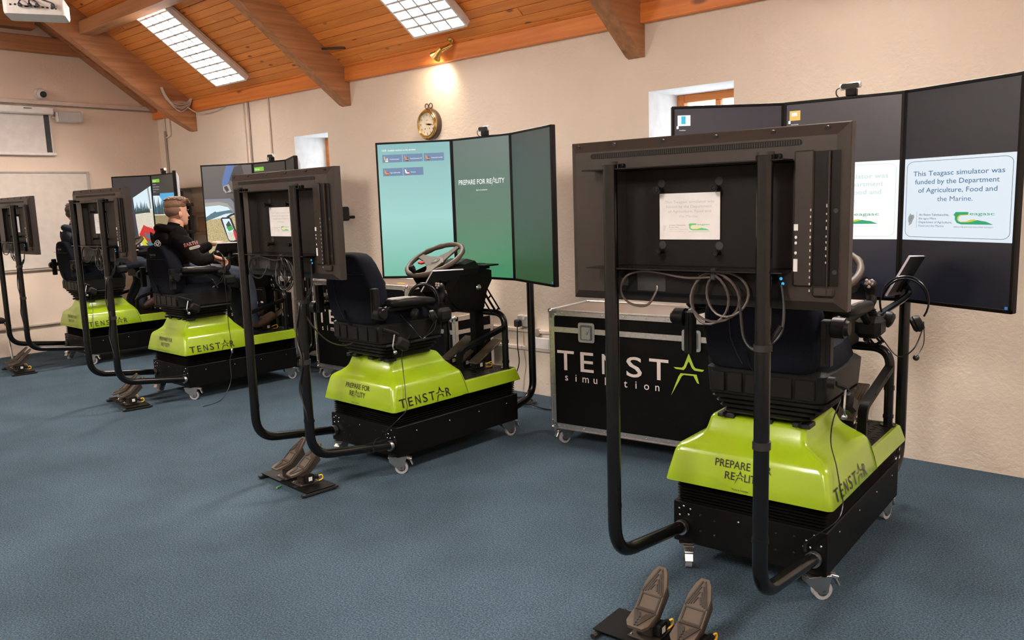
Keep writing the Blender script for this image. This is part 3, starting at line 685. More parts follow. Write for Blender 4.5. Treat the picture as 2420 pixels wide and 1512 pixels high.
# ------------------------------------------------------------------ flight cases
def flight_case(loc, rz, w, d, h, label, latches, lettering=True, sticker=None):
    r = empty('flight_case', loc, rz); tag(r, label, 'flight case', 'black flight cases along the back wall')
    z0 = .105; z1 = h; e = .032; zs = z1 - .118
    b = MB(); b.box(.004, w - .004, .004, d - .004, z0 + .004, z1 - .004); b.build('panel_body', M_CASE, r, smooth=False)
    b = MB(); b.box(.03, w - .03, .03, d - .03, z1 - .004, z1 - .001); b.build('lid_panel', M_CASETOP, r)
    b = MB()
    for (xa, xb, ya, yb, za, zb) in [(0, w, -.002, .0, z0, z0 + e), (0, w, -.002, 0, z1 - e, z1), (0, e, -.002, 0, z0, z1), (w - e, w, -.002, 0, z0, z1), (0, w, -.006, 0, zs - .016, zs + .016),
                                     (-.002, 0, 0, d, z0, z0 + e), (-.002, 0, 0, d, z1 - e, z1), (-.002, 0, 0, e, z0, z1), (-.002, 0, d - e, d, z0, z1), (-.006, 0, 0, d, zs - .016, zs + .016),
                                     (w, w + .002, 0, d, z0, z0 + e), (w, w + .002, 0, d, z1 - e, z1), (w, w + .002, 0, e, z0, z1), (w, w + .002, d - e, d, z0, z1), (w, w + .006, 0, d, zs - .016, zs + .016),
                                     (0, w, 0, e, z1, z1 + .002), (0, w, d - e, d, z1, z1 + .002), (0, e, 0, d, z1, z1 + .002), (w - e, w, 0, d, z1, z1 + .002)]:
        b.box(xa, xb, ya, yb, za, zb)
    b.cyl((.0, .0, z0), (0, 0, z1), .006, n=8); b.cyl((w, 0, z0), (w, 0, z1), .006, n=8); b.cyl((0, 0, z1), (w, 0, z1), .006, n=8); b.cyl((0, 0, z0), (w, 0, z0), .006, n=8); b.cyl((0, 0, z1), (0, d, z1), .006, n=8); b.cyl((0, d, z1), (w, d, z1), .006, n=8)
    b.build('edge_trim', M_ALU, r)
    for cx in (0, w):
        for cz in (z0, z1):
            b = MB(); sx = 1 if cx == 0 else -1; sz = 1 if cz == z0 else -1
            b.ell((cx + sx * .004, .004, cz + sz * .004), (.018, .018, .018), 12, 8)
            b.box(cx, cx + sx * .05, -.006, -.001, cz, cz + sz * .018, .002); b.box(cx, cx + sx * .018, -.006, -.001, cz, cz + sz * .05, .002); b.cyl((cx + sx * .036, -.009, cz + sz * .03), (cx + sx * .036, -.002, cz + sz * .03), .010)
            b.build('corner_guard', M_CHROME, r)
    for lx in latches:
        L = bpy.data.objects.new('latch', None); COL.objects.link(L); L.parent = r; L.location = (lx, 0, zs - .008)
        b = MB(); b.prism(rrect2(-.056, .056, -.060, .060, .014), (0, -.0035, 0), (1, 0, 0), (0, 0, 1), (0, -1, 0), .006); b.build('latch_plate', M_ZINC, L)
        b = MB(); b.prism(rrect2(-.042, .042, -.046, .046, .01), (0, -.0097, 0), (1, 0, 0), (0, 0, 1), (0, -1, 0), .0008); b.build('latch_dish', mat('dull_zinc_dish', (.16, .17, .17, 1), .4, .8), L)
        b = MB(); b.prism(rrect2(-.030, .030, -.040, .034, .006), (0, -.0105, 0), (1, 0, 0), (0, 0, 1), (0, -1, 0), .005); b.cyl((0, -.015, 0), (0, -.022, 0), .013); b.box(-.004, .026, -.026, -.020, -.004, .004, .001, M=Matrix.Rotation(radians(-35), 4, 'Y')); b.box(.012, .022, -.017, -.012, .008, .034, .001); b.build('butterfly_catch', M_ZINC, L)
    if lettering:
        b = MB(); U, V = (1, 0, 0), (0, 0, 1)
        tenstar(b, (.048, -.0008, z1 - .37), U, V, .122, M_LETTER, M_LETGR)
        b.use(M_LETTER)
        for i, ch in enumerate('simulation'):
            b.text(ch, (.112 + i * .0676, -.0008, z1 - .435), U, V, .048, 'C')
        b.build('lettering', None, r, smooth=False)
    rv = MB()
    for i in range(int(w / .14)):
        xx = .09 + i * .14
        for zz in (z0 + .016, z1 - .016): rv.ell((xx, -.003, zz), (.0045, .003, .0045), 8, 5)
    for i in range(5):
        for xx in (.016, w - .016): rv.ell((xx, -.003, z0 + .09 + i * .12), (.004, .003, .004), 8, 5)
    stuff(rv.build('rivet', M_CHROME, r))
    if sticker: b = MB(); b.box(sticker[0], sticker[0] + .075, sticker[1], sticker[1] + .035, z1 - .0005, z1 + .0005); b.build('orange_label', M_ORANGE, r)
    for cx in (.07, w - .07):
        for cy in (.07, d - .07): caster(r, cx, cy, z0, radians(-120 if cx < .2 else -60), r=.036)
    return r
flight_case((-3.140, 3.856, 0), radians(6.5), 1.24, .46, .850, 'large black flight case with white lettering and green star, behind the nearest simulator', (.262, .93), True, (.31, .17))
flight_case((-6.120, 4.185, 0), radians(1.5), 1.24, .46, .880, 'black flight case mostly hidden behind the dark blue driver seat', (.262, .93), True, (.95, .15))
flight_case((-4.84, 4.26, 0), 0.0, .44, .42, .66, 'narrow dark flight case beneath the steering column of the teal screen simulator', (), False)
flight_case((-7.90, 4.315, 0), radians(1), 1.24, .46, .865, 'black flight case behind the boots of the young man in the black hoodie', (.262, .93), True, (.31, .17))

# ------------------------------------------------------------------ chair at the left edge
r = empty('chair', (-9.62, 2.50, 0)); tag(r, 'black padded chair with chrome legs cut by the left edge of the frame', 'chair')
b = MB(); b.box(-.21, .21, -.21, .21, .445, .505, .025); b.build('seat', M_LEATHER, r)
b = MB(); b.box(-.20, -.17, -.2, .2, .62, .85, .015); b.build('backrest', M_LEATHER, r)
for sy in (-1, 1):
    b = MB(); b.tube(fillet([(.25, sy * .21, .012), (.19, sy * .20, .44), (-.18, sy * .2, .44), (-.25, sy * .21, .012)], .05), .011, 8); b.build('leg', M_CHROME, r)
    b = MB(); b.tube(fillet([(-.17, sy * .19, .44), (-.2, sy * .19, .85)], .05), .010, 8); b.build('back_post', M_CHROME, r)
# ================================================================== SIMULATOR (built once, copied)
def sub(name, parent, loc=(0, 0, 0)):
    o = bpy.data.objects.new(name, None); COL.objects.link(o); o.parent = parent; o.location = loc; return o
SIML = {4: 'nearest driving simulator on a lime green and black base at the right, nobody seated',
        3: 'driving simulator in the middle with lime green base and lit teal front screens, nobody seated',
        2: 'lime green driving simulator carrying the young man in the black hoodie',
        1: 'farthest lime green driving simulator, carrying the man in the navy hoodie'}
def make_simulator():
    r = empty('driving_simulator')
    L, Wd, b0, b1 = 1.017, .311, .1076, .2766
    b = MB(); b.box(0, L, -Wd, Wd, b0, b1 + .004, .004)
    base = b.build('base_box', M_STEEL, r)
    b = MB()
    for x, y, z in [(0, .265, .262), (0, .235, .255), (0, .285, .25), (0, .243, .23), (0, .283, .222), (0, .03, .245), (0, -.265, .262), (0, -.235, .235), (0, -.29, .225), (0, -.25, .212), (0, -.225, .21)]:
        b.ell((x, y, z), (.002, .0045, .0045), 8, 5)
    for x in (.15, .41, .66, .91): b.ell((x, -Wd, .235 - 0 * x), (.0045, .002, .0045), 8, 5); b.ell((x, Wd, .235), (.0045, .002, .0045), 8, 5)
    stuff(b.build('bolt', M_CHROME, base))
    b = MB()
    for y, z in [(.19, .24), (.13, .225), (.19, .17), (.13, .165), (-.12, .235), (-.12, .17), (-.19, .175), (-.19, .24)]: b.ell((-.0, y, z), (.003, .006, .006), 8, 5)
    stuff(b.build('dark_bolt', M_PLAST, base))
    # bellows between box and hood
    rings = []
    n = 9; za, zb = .276, .388
    for i in range(n * 2 + 1):
        o = .005 if i % 2 else -.012
        z = za + (zb - za) * i / (2 * n); rings.append(rrect(.012 - o, L - .012 + o, -Wd + .012 - o, Wd - .012 + o, z, .02, 2))
    MB().loft(rings).build('bellows', M_BELLOW, r, ang=20)
    # ---- lime hood
    g0 = .3755
    R = []
    def ring(z, xr, xf, hw, rad, n=5): return rrect(xr, xf, -hw, hw, z, rad, n)
    prof = [(g0, -.030, .575, .335, .022), (g0 + .004, -.031, .574, .336, .024), (.44, -.020, .560, .322, .026), (.495, -.008, .545, .309, .028), (.512, -.002, .541, .303, .032), (.523, .006, .536, .293, .036), (.533, .020, .531, .276, .038),
            (.545, .036, .525, .252, .038), (.560, .050, .514, .228, .034), (.572, .058, .504, .212, .028), (.582, .064, .496, .204, .024), (.600, .074, .482, .199, .022), (.628, .088, .458, .194, .020), (.640, .096, .447, .187, .02), (.645, .110, .435, .175, .02)]
    for z, xr, xf, hw, rad in prof:
        wz = max(0, 1 - abs(z - .530) / .055)
        R.append([(x, y, zz + .030 * wz * max(0, 1 - (y / .25) ** 2) * max(0, 1 - max(0, x) / .12)) for x, y, zz in rrect(xr, xf, -hw, hw, z, rad, 5)])
    def densify(r):   # extra points across the rear edge so that the arch reads
        out = []
        for q in range(len(r)):
            a, c = Vector(r[q]), Vector(r[(q + 1) % len(r)]); out.append(tuple(a))
        return out
    b = MB(); b.loft(R, False, True)
    hood = b.build('hood', M_GREEN, r, ang=50)
    b = MB()   # seam line where hood meets the front fairing
    pts = [(.572, -.3365, g0 + .001), (.5615, -.3265, .43), (.547, -.3125, .485), (.5395, -.303, .509), (.534, -.279, .5275), (.523, -.247, .5425)]
    b.tube([(x - .022, y, z) for x, y, z in pts], .0022, 6); b.tube([(x - .022, -y, z) for x, y, z in pts], .0022, 6)
    b.build('seam', mat('dark_green_seam', (.10, .16, .01, 1), .5), hood)
    # lettering on sloping faces
    sl = Vector((.0, 0.0, 0)); b = MB()
    V = Vector((0, .314 - .3255, .485 - .425)).normalized(); V = Vector((0, (.325 - .311), .055)).normalized()
    def side_pt(x, z): return Vector((x, -(.325 - (z - .43) * (.014 / .055)) - .0016, z))
    O = side_pt(.018, .394); h = .050
    b.use(M_INK)
    for ch, a, c in (('T', 0, .95), ('E', 1.3, 1.95), ('N', 2.35, 3.1), ('S', 3.45, 4.15), ('T', 4.45, 5.35), ('R', 7.05, 7.8)):
        b.glyph_box(ch, O, (1, 0, 0), V, a * h, c * h, h)
    star(b, O + Vector((6.2 * h, 0, 0)), (1, 0, 0), V, h, M_INK, 1.15)
    lb = b.build('side_lettering', M_INK, hood, smooth=False)
    b = MB(); Vr = Vector((.013, 0, .055)).normalized(); U = Vector((0, -1, 0))
    def rear_pt(y, z): return Vector((-.021 + (z - .43) * (.013 / .055) - .0045, y, z))
    prepare(b, rear_pt(.008, .468), U, Vr, .0305, M_INK)
    b.text('Made in Sweden', rear_pt(.01, .387), U, Vr, .0075, 'C')
    b.build('rear_lettering', M_INK, hood, smooth=False)
    # ---- front fairing rim and chequer deck
    b = MB()
    def u_ring(z, xf, hw, xi, hi):   # open U outline, outer then inner
        o = [(.50, -hw, z), (xf - .03, -hw, z), (xf, -hw + .03, z), (xf, hw - .03, z), (xf - .03, hw, z), (.50, hw, z)]
        i = [(.50, hi, z), (xi, hi, z), (xi, hi, z), (xi, -hi, z), (xi, -hi, z), (.50, -hi, z)]
        return o + i
    b.loft([u_ring(g0, 1.050, .335, 1.03, .327), u_ring(g0 + .004, 1.050, .336, 1.03, .320), u_ring(.447, 1.030, .317, 1.00, .290), u_ring(.452, 1.024, .311, 1.00, .292)], False, True)
    b.build('front_fairing', M_GREEN, r, smooth=False)
    b = MB(); b.box(.47, 1.012, -.300, .300, .436, .453, .002); deck = b.build('deck', M_STEEL, r)
    b = MB()
    for i in range(13):
        for j in range(14):
            x, y = .50 + i * .040, -.275 + j * .0425
            if x > 1.0: continue
            a = radians(45 if (i + j) % 2 else -45)
            b.box(-.014, .014, -.004, .004, 0, .002, .001, M=Matrix.Translation((x, y, .453)) @ Matrix.Rotation(a, 4, 'Z'))
    stuff(b.build('chequer_tread', M_TVDARK, deck))
    # ---- casters
    for x, y, yw in ((.030, -.262, -.75), (.035, .262, .5 + pi), (.955, -.262, -.25), (.955, .262, .3)): caster(r, x, y, b0, yw)
    # ---- rear pole frame
    for sy in (-1, 1):
        y = sy * .2675
        p = sub('rear_pole', r)
        b = MB(); b.tube(fillet([(.0, y, .176), (-.531, y, .250), (-.5265, y, 1.632)], .125, 9), .0245, 16); b.build('tube', M_TUBE, p, ang=60)
        b = MB(); b.cyl((-.006, y, .176), (-.028, y, .176), .030, n=16); b.build('flange_ring', M_BRASSD if False else M_ZINC, p)
        b = MB(); b.cyl((-.5295, y, .43), (-.5295, y, .445), .0275 if sy < 0 else .0255, n=16); b.build('collar', M_TUBE, p)
        if sy > 0:
            b = MB(); b.cyl((-.5265, y, 1.632), (-.5265, y, 1.642), .027, n=16); b.build('end_cap', M_DARK, p)
            q_ = sub('front_pole', r); b = MB(); b.tube(fillet([(L, y, .175), (1.222, y, .225), (1.222, y, 1.62)], .125, 9), .0245, 16); b.build('tube', M_TUBE, q_, ang=60)
            continue
        b = MB(); b.cyl((-.5285, y, .735), (-.5285, y, .760), .0285, n=16); b.build('cable_strap', M_DARK, p)
        b = MB(); b.cyl((-.5275, y, 1.045), (-.5275, y, 1.065), .0285, n=16); b.build('cable_strap', M_DARK, p)
        b = MB(); b.cyl((-.5265, y, 1.632), (-.5265, y, 1.642), .027, n=16); b.build('end_cap', M_DARK, p)
        p = sub('front_pole', r)
        b = MB(); b.tube(fillet([(L, y, .175), (1.222, y, .225), (1.222, y, 1.62)], .125, 9), .0245, 16); b.build('tube', M_TUBE, p, ang=60)
    # brackets carrying the rear TV
    for z0, za in ((1.617, .376), (1.284, .364)):
        b = MB(); b.box(-.535, -.455, -.325, za, z0 - .002, z0 + .002); 
        for sy in (-1, 1):
            if z0 > 1.5:
                for dy in (-.028, .028): b.box(-.508, -.485, sy * .2675 + dy - .010, sy * .2675 + dy + .010, z0, z0 + .018, .003)
        b.build('tv_bracket', M_TUBE, r)
    b = MB(); b.box(1.165, 1.245, -.34, .34, 1.58, 1.62, .004); b.box(1.165, 1.245, -.34, .34, 1.28, 1.32, .004); b.build('front_bracket', M_TUBE, r)
    # ---- cage
    b = MB(); b.tube(fillet([(.955, -.275, .453), (.955, -.275, .812), (.955, .275, .812), (.955, .275, .453)], .085, 8), .0205, 14); b.build('cage_rail', M_TUBE, r, ang=60)
    for sy in (-1, 1):
        b = MB(); b.cyl((.955, sy * .275, .453), (.955, sy * .275, .459), .034, n=16); b.cyl((.955, sy * .275, .62), (.955, sy * .275, .640), .0235, n=14); b.cyl((.955, sy * .275, .49), (.955, sy * .275, .505), .0235, n=14); b.build('rail_clamp', M_TUBE, r)
        P = fillet([(.545, sy * .275, .455), (.545, sy * .275, .628), (.945, sy * .275, .722)], .05, 5)
        b = MB(); b.tube(P, .0255, 4, flat=(.72, 1.0)); b.build('side_bar', M_STEEL, r, ang=30)
        b = MB()
        for q in ((.545, .475), (.545, .57), (.66, .662), (.84, .70)): b.ell((q[0], sy * .295, q[1]), (.005, .002, .005), 8, 5)
        stuff(b.build('bar_bolt', M_PLAST, r))
    # ---- three foot pedals on the deck
    for i, y in enumerate((.13, .0, -.13)):
        p = sub('foot_pedal', r, (.845, y, .453))
        b = MB(); b.box(-.06, .08, -.055, .055, 0, .006, .001); b.build('mount_plate', M_TVDARK, p)
        b = MB(); b.box(-.03, .03, -.03, .02, .006, .05, .004); b.box(-.02, .05, .02, .045, .006, .04, .004); b.build('hinge_block', M_PLAST, p)
        b = MB(); b.box(-.012, .012, -.0305, -.0302, .018, .042); b.build('sensor_label', M_PAPER, p)
        Mx = Matrix.Translation((-.03, 0, .050)) @ Matrix.Rotation(radians(-27), 4, 'Y')
        b = MB(); b.box(-.02, .25, -.042, .042, -.006, .006, .004, M=Mx); 
        for k in range(8): b.box(-.012, .243, -.036 + k * .0102 - .002, -.036 + k * .0102 + .002, .006, .0085, M=Mx)
        b.build('pedal_pad', M_RUBBER, p, ang=30)
        b = MB(); b.tube(catmull([(.03, -.04, .03), (.075, -.05, .04), (.08, -.04, .008), (.05, -.02, .008)], 6), .003, 6); b.build('sensor_cable', M_YEL, p)
    # ---- steering column
    c = sub('steering_column', r)
    b = MB()
    plate = [(.47, 1.10), (.55, .985), (.66, .87), (.76, .84), (.89, .84), (.93, .96), (.975, 1.02), (.975, 1.085), (.93, 1.095), (.87, 1.12), (.66, 1.15)]
    for y in (-.155, .055): b.prism(plate, (0, y, 0), (1, 0, 0), (0, 0, 1), (0, 1, 0), .004)
    b.box(.55, .97, -.15, .055, 1.06, 1.09, .004); b.box(.62, .91, -.15, .055, .85, 1.06, .004)
    b.build('column_plates', M_STEEL, c)
    b = MB(); b.ell((.85, -.158, .985), (.022, .012, .02), 10, 6); b.build('clamp_knob', M_CHROME, c)
    b = MB(); b.box(.90, .962, -.07, -.01, .455, .87, .005); b.box(.975, 1.0, -.045, -.015, .455, .83, .003); b.build('column_post', M_STEEL, c)
    b = MB()
    for sx, y0_, y1_ in ((0, -.09, -.235), (0, .0, .145)):
        d = Vector((0, y1_ - y0_, .825 - 1.0)); nn = d.normalized(); s_ = Vector((0, nn.z, -nn.y)) * .020
        for xx in (.90, .94):
            a0, a1 = Vector((xx, y0_, 1.0)), Vector((xx, y1_, .825))
            for sg in (-1, 1): b.cyl(a0 + s_ * sg, a1 + s_ * sg, .0055, n=6)
            for t in (0.05, .5, .95): q = a0.lerp(a1, t); b.cyl(q - s_, q + s_, .006, n=6)
    b.build('slotted_brace', M_STEEL, c)
    # instrument pod
    b = MB(); b.loft([[(x, y, 1.075) for x, y in ((.60, .085), (.60, -.165), (.84, -.155), (.84, .075))], [(x, y, 1.11) for x, y in ((.58, .09), (.58, -.175), (.86, -.165), (.86, .08))],
            [(x, y, z) for x, y, z in ((.62, .085, 1.12), (.62, -.165, 1.12), (.84, -.145, 1.155), (.84, .065, 1.155))], [(x, y, z) for x, y, z in ((.67, .06, 1.14), (.67, -.14, 1.14), (.80, -.11, 1.170), (.80, .03, 1.170))]])
    b.build('instrument_pod', M_PLAST, c, ang=25)
    # steering wheel, tilted
    SW = sub('steering_wheel', r, (.585, -.05, 1.178)); SW.rotation_euler = (0, radians(-27), 0)
    b = MB(); P = []; n = 48
    for i in range(n): a = 2 * pi * i / n; P.append((.184 * cos(a), .184 * sin(a), 0))
    rr = [.0155 + .0018 * (1 if (abs((i % 12) - 6) < 4) else 0) * sin(i * 1.9) for i in range(n)]
    b.tube(P, rr, 12, closed=True); b.build('rim', M_RUBBER, SW, ang=60)
    b = MB()
    for a in (radians(78), radians(-22), radians(205)):
        d = Vector((cos(a), sin(a), 0)); s_ = Vector((-sin(a), cos(a), 0))
        b.loft([[d * .03 + s_ * .055 + Vector((0, 0, -.012)), d * .03 - s_ * .055 + Vector((0, 0, -.012)), d * .03 - s_ * .055 + Vector((0, 0, -.022)), d * .03 + s_ * .055 + Vector((0, 0, -.022))],
                [d * .10 + s_ * .028 + Vector((0, 0, -.008)), d * .10 - s_ * .028 + Vector((0, 0, -.008)), d * .10 - s_ * .028 + Vector((0, 0, -.018)), d * .10 + s_ * .028 + Vector((0, 0, -.018))],
                [d * .175 + s_ * .020 + Vector((0, 0, .004)), d * .175 - s_ * .020 + Vector((0, 0, .004)), d * .175 - s_ * .020 + Vector((0, 0, -.008)), d * .175 + s_ * .020 + Vector((0, 0, -.008))]])
    b.build('spoke', M_RUBBER, SW)
    b = MB(); b.lathe([(0, -.04), (.05, -.04), (.066, -.022), (.066, -.014), (.03, -.008), (0, -.008)], (0, 0, 0), (0, 0, 1), 24); b.build('hub', M_RUBBER, SW)
    b = MB(); b.cyl((0, 0, -.008), (0, 0, -.0055), .030, n=24); b.build('horn_badge', M_DARK, SW)
    b = MB(); star(b, (-.008, 0, -.0049), (0, -1, 0), (1, 0, 0), .016, M_LETGR, 1.0); b.build('badge_star', M_LETGR, SW, smooth=False)
    b = MB(); b.cyl((-.172, .012, .012), (-.176, .012, .045), .012, .020, n=14); b.cyl((-.176, .012, .045), (-.177, .012, .062), .020, .017, n=14); b.torus((-.177, .012, .062), (0, 0, 1), .012, .0015, 16, 6); b.build('spinner_knob', M_PLAST, SW)
    b = MB(); b.cyl((0, 0, -.03), (0.02, 0, -.10), .03, n=12); b.build('shaft', M_DARK, SW)
    b = MB(); b.prism([(0, 0), (.02, .012), (.05, .008), (.06, -.004), (.02, -.012)], (-.02, .085, -.02), (0, 1, 0), (1, 0, 0), (0, 0, 1), .012); b.build('red_lever', M_RED, SW)
    # keyboard tray
    b = MB(); b.box(.92, 1.06, -.06, .10, 1.085, 1.107, .002); b.build('keyboard_tray', M_STEEL, r)
    return r

def make_seat():
    """driver seat, origin = sim frame (0,0,0) shifted to seat foot"""
    r = empty('driver_seat'); oz = .644
    X = lambda x: x; 
    b = MB()   # slide rails and feet
    for y in (-.165, .135): b.box(.06, .44, y - .012, y + .012, .644, .662, .003)
    for y in (-.19, -.045, .11): b.box(.085, .15, y - .022, y + .022, .636, .655, .003)
    b.box(.10, .42, -.18, .14, .655, .668, .003); b.build('slide_rails', M_DARK, r)
    # suspension bellows: flaring upwards
    R = []
    n = 4
    for i in range(n * 2 + 1):
        t = i / (2 * n); z = .668 + .088 * t; g = (.0 if i % 2 == 0 else .016); hw = .150 + .066 * t; cy = -.048 - .028 * t
        R.append(rrect(.065 - .06 * t - g, .43 + .0 * t + g, cy - hw - g, cy + hw + g, z, .035, 3))
    MB().loft(R).build('suspension_bellows', M_BELLOW, r, ang=25)
    # rear casing with panels
    b = MB(); b.loft([rrect(.005, .44, -.280, .148, .752, .03, 3), rrect(-.012, .45, -.290, .158, .765, .035, 3), rrect(-.022, .46, -.295, .162, .862, .035, 3), rrect(-.0, .45, -.275, .145, .875, .03, 3)]); b.build('seat_casing', M_PLAST, r, ang=30)
    b = MB()
    for y0, y1 in ((-.262, -.19), (-.18, -.10), (-.09, .0), (.01, .07), (.08, .135)): b.box(-.026, -.015, y0, y1, .775, .850, .003)
    b.build('casing_panel', M_LEATHER, r)
    # cushion
    b = MB()
    def cring(x, hw, zb, zt, c=-.05):
        out = []
        for y, z in ((-hw, zb), (-hw - .008, (zb + zt) / 2), (-hw + .015, zt + .012), (-hw + .06, zt + .008), (-.08, zt - .010), (.08, zt - .010), (hw - .06, zt + .008), (hw - .015, zt + .012), (hw + .008, (zb + zt) / 2), (hw, zb)): out.append((x, y + c, z))
        return out
    b.loft([cring(.02, .19, .86, .90), cring(.05, .225, .845, .925), cring(.15, .23, .835, .930), cring(.30, .225, .83, .93), cring(.41, .21, .825, .94), cring(.46, .195, .83, .925), cring(.478, .17, .84, .895)])
    b.build('cushion', M_FABRIC, r, ang=60)
    # backrest: rounded shell leaning back a little
    b = MB()
    def bring(z, hw, x0, x1, c=-.055):
        n = 20; out = []
        for k in range(n):
            t = 2 * pi * k / n; ct, st = cos(t), sin(t)
            e = .42
            px = (abs(ct) ** e) * (1 if ct >= 0 else -1); py = (abs(st) ** e) * (1 if st >= 0 else -1)
            out.append(((x0 + x1) / 2 + px * (x1 - x0) / 2, c + py * hw, z))
        return out
    b.loft([bring(.862, .17, -.015, .06), bring(.875, .195, -.032, .08), bring(.92, .212, -.045, .095), bring(1.00, .218, -.056, .09), bring(1.08, .215, -.066, .08), bring(1.14, .195, -.072, .072), bring(1.20, .162, -.076, .062), bring(1.238, .132, -.076, .052), bring(1.258, .10, -.068, .04), bring(1.265, .06, -.05, .02)])
    br = b.build('backrest', M_FABRIC, r, ang=60)
    b = MB()   # stitched seams on the rear
    b.tube([(-.0745, -.055 - .185, 1.155), (-.0765, -.1, 1.15), (-.0765, 0, 1.15), (-.0745, -.055 + .185, 1.155)], .0018, 5)
    b.tube([(-.0745, .045, 1.15), (-.066, .045, 1.06), (-.059, .042, .99), (-.050, .02, .93), (-.043, .0, .89)], .0018, 5)
    b.build('seam', M_DARK, br)
    b = MB(); U, V = (0, -1, 0), (-.02, 0, 1); b.use(M_INKG)
    o = Vector((-.0785, .012, 1.178)); h = .0155
    for ch, a, c in (('T', 0, .95), ('E', 1.2, 1.85), ('N', 2.1, 2.85), ('S', 3.1, 3.75), ('T', 3.95, 4.8), ('R', 6.25, 7.0)): b.glyph_box(ch, o, U, V, a * h, c * h, h)
    star(b, o + Vector((0, -5.5 * h, 0)), U, V, h, M_LETGR, 1.0); b.use(M_INKG)
    b.text('simulation', o - Vector((0, .4 * h, .8 * h)), U, V, .006, 'L')
    b.build('backrest_lettering', None, br, smooth=False)
    # flap strap
    b = MB(); b.tube(catmull([(-.052, -.02, .94), (-.052, -.035, .89), (-.040, -.06, .855)], 5), .006, 6, flat=(1.6, .5)); b.build('strap', M_FABRIC, r)
    for sy, nm in ((1, 'left'), (-1, 'right')):
        yb = .205 if sy > 0 else -.312
        p = sub('arm_post', r)
        b = MB(); b.box(-.080, -.040, yb - .018, yb + .018, .915, 1.080, .004); b.box(-.083, -.079, yb - .003, yb + .003, .93, 1.07); b.build('slotted_rail', M_PLAST, p)
        ys = yb + sy * .02
        b = MB(); b.cyl((-.06, ys, .945), (-.06, ys + sy * .042, .945), .036, n=20); b.cyl((-.06, ys + sy * .042, .945), (-.06, ys + sy * .055, .945), .028, .024, n=20); b.build('pivot_knob', M_LEATHER, p)
        a = sub('armrest', r)
        ya = yb + sy * .02 - (.0 if sy > 0 else .0)
        b = MB(); R = []
        for x, hw, zt, zb in ((.01, .026, 1.00, .980), (.022, .038, 1.012, .972), (.11, .044, 1.014, .966), (.22, .044, 1.008, .960), (.31, .036, .996, .958), (.34, .022, .985, .962)):
            R.append([(x, ya + hw * cy, (zt + zb) / 2 + (zt - zb) / 2 * cz) for cy, cz in ((-1, -.5), (-1, .5), (-.7, 1), (.7, 1), (1, .5), (1, -.5), (.7, -1), (-.7, -1))])
        b.loft(R); b.build('arm_pad', M_LEATHER, a, ang=50)
        b = MB(); b.loft([[(x, ya + w * s, z) for s, z in ((-1, 1.011 - .002), (1, 1.011 - .002), (.95, 1.017 - d), (-.95, 1.017 - d))] for x, w, d in ((.025, .026, .004), (.06, .034, 0), (.17, .034, .003), (.22, .023, .008))]); b.build('soft_pad', M_PAD, a)
        b = MB(); b.box(.345, .455, ya - .048, ya + .048, .842, .925, .02); b.build('control_box', M_PLAST, a)
        b = MB(); b.box(-.03, .30, ya - .014, ya + .014, .945, .968, .004); b.cyl((-.06, ys + sy * .02, .945), (.0, ya, .96), .02, n=10); b.cyl((.28, ya, .955), (.37, ya, .90), .016, n=8); b.build('arm_beam', M_STEEL, a)
        j = sub('joystick', a, (.36, ya, .975)) if False else a
        b = MB()
        R = []
        for t in range(9): R.append((.026 - .012 * t / 8 + (.004 if t % 2 else 0), .004 * t))
        b.lathe([(0, 0)] + R + [(0, .034)], (.40, ya, .922), (0, 0, 1), 16); b.build('joystick_boot', M_BELLOW, a, ang=20)
        b = MB(); b.tube(catmull([(.40, ya, .95), (.404, ya, .975), (.416, ya - sy * .004, 1.00), (.412, ya - sy * .006, 1.035), (.400, ya - sy * .006, 1.055)], 4), [.010, .011, .012, .014, .017, .019, .020, .020, .019, .019, .020, .022, .024, .024, .023, .022, .017][:17], 14)
        b.build('joystick_grip', M_LEATHER, a, ang=60)
        b = MB()
        for dy, dz in ((-.010, .006), (.010, .006), (0, -.006), (-.010, .018), (.009, .018)): b.ell((.384 + dz * .1, ya + dy - sy * .006, 1.046 + dz), (.0075, .0065, .0065), 10, 6)
        b.build('joystick_button', M_CONDD, a)
    # height handle with grip, right side
    p = sub('tilt_handle', r, (-.06, 0, -.05))
    b = MB(); b.cyl((.02, -.315, .905), (.02, -.34, .905), .022, n=16); b.tube([(.02, -.335, .905), (.075, -.345, .885), (.115, -.35, .865)], .011, 8); b.build('handle_arm', M_PLAST, p)
    b = MB(); Mx = Matrix.Translation((.115, -.352, .825)) @ Matrix.Rotation(radians(28), 4, 'Y'); b.box(-.012, .075, -.022, .022, -.035, .03, .014, M=Mx); b.build('handle_grip', M_LEATHER, p)
    b = MB(); b.tube(fillet([(.09, -.352, .87), (.07, -.355, .80), (.085, -.355, .775)], .01), .004, 6); b.ell((.09, -.35, .77), (.012, .012, .012), 10, 6); b.build('pull_rod', M_ZINC, p)
    return r

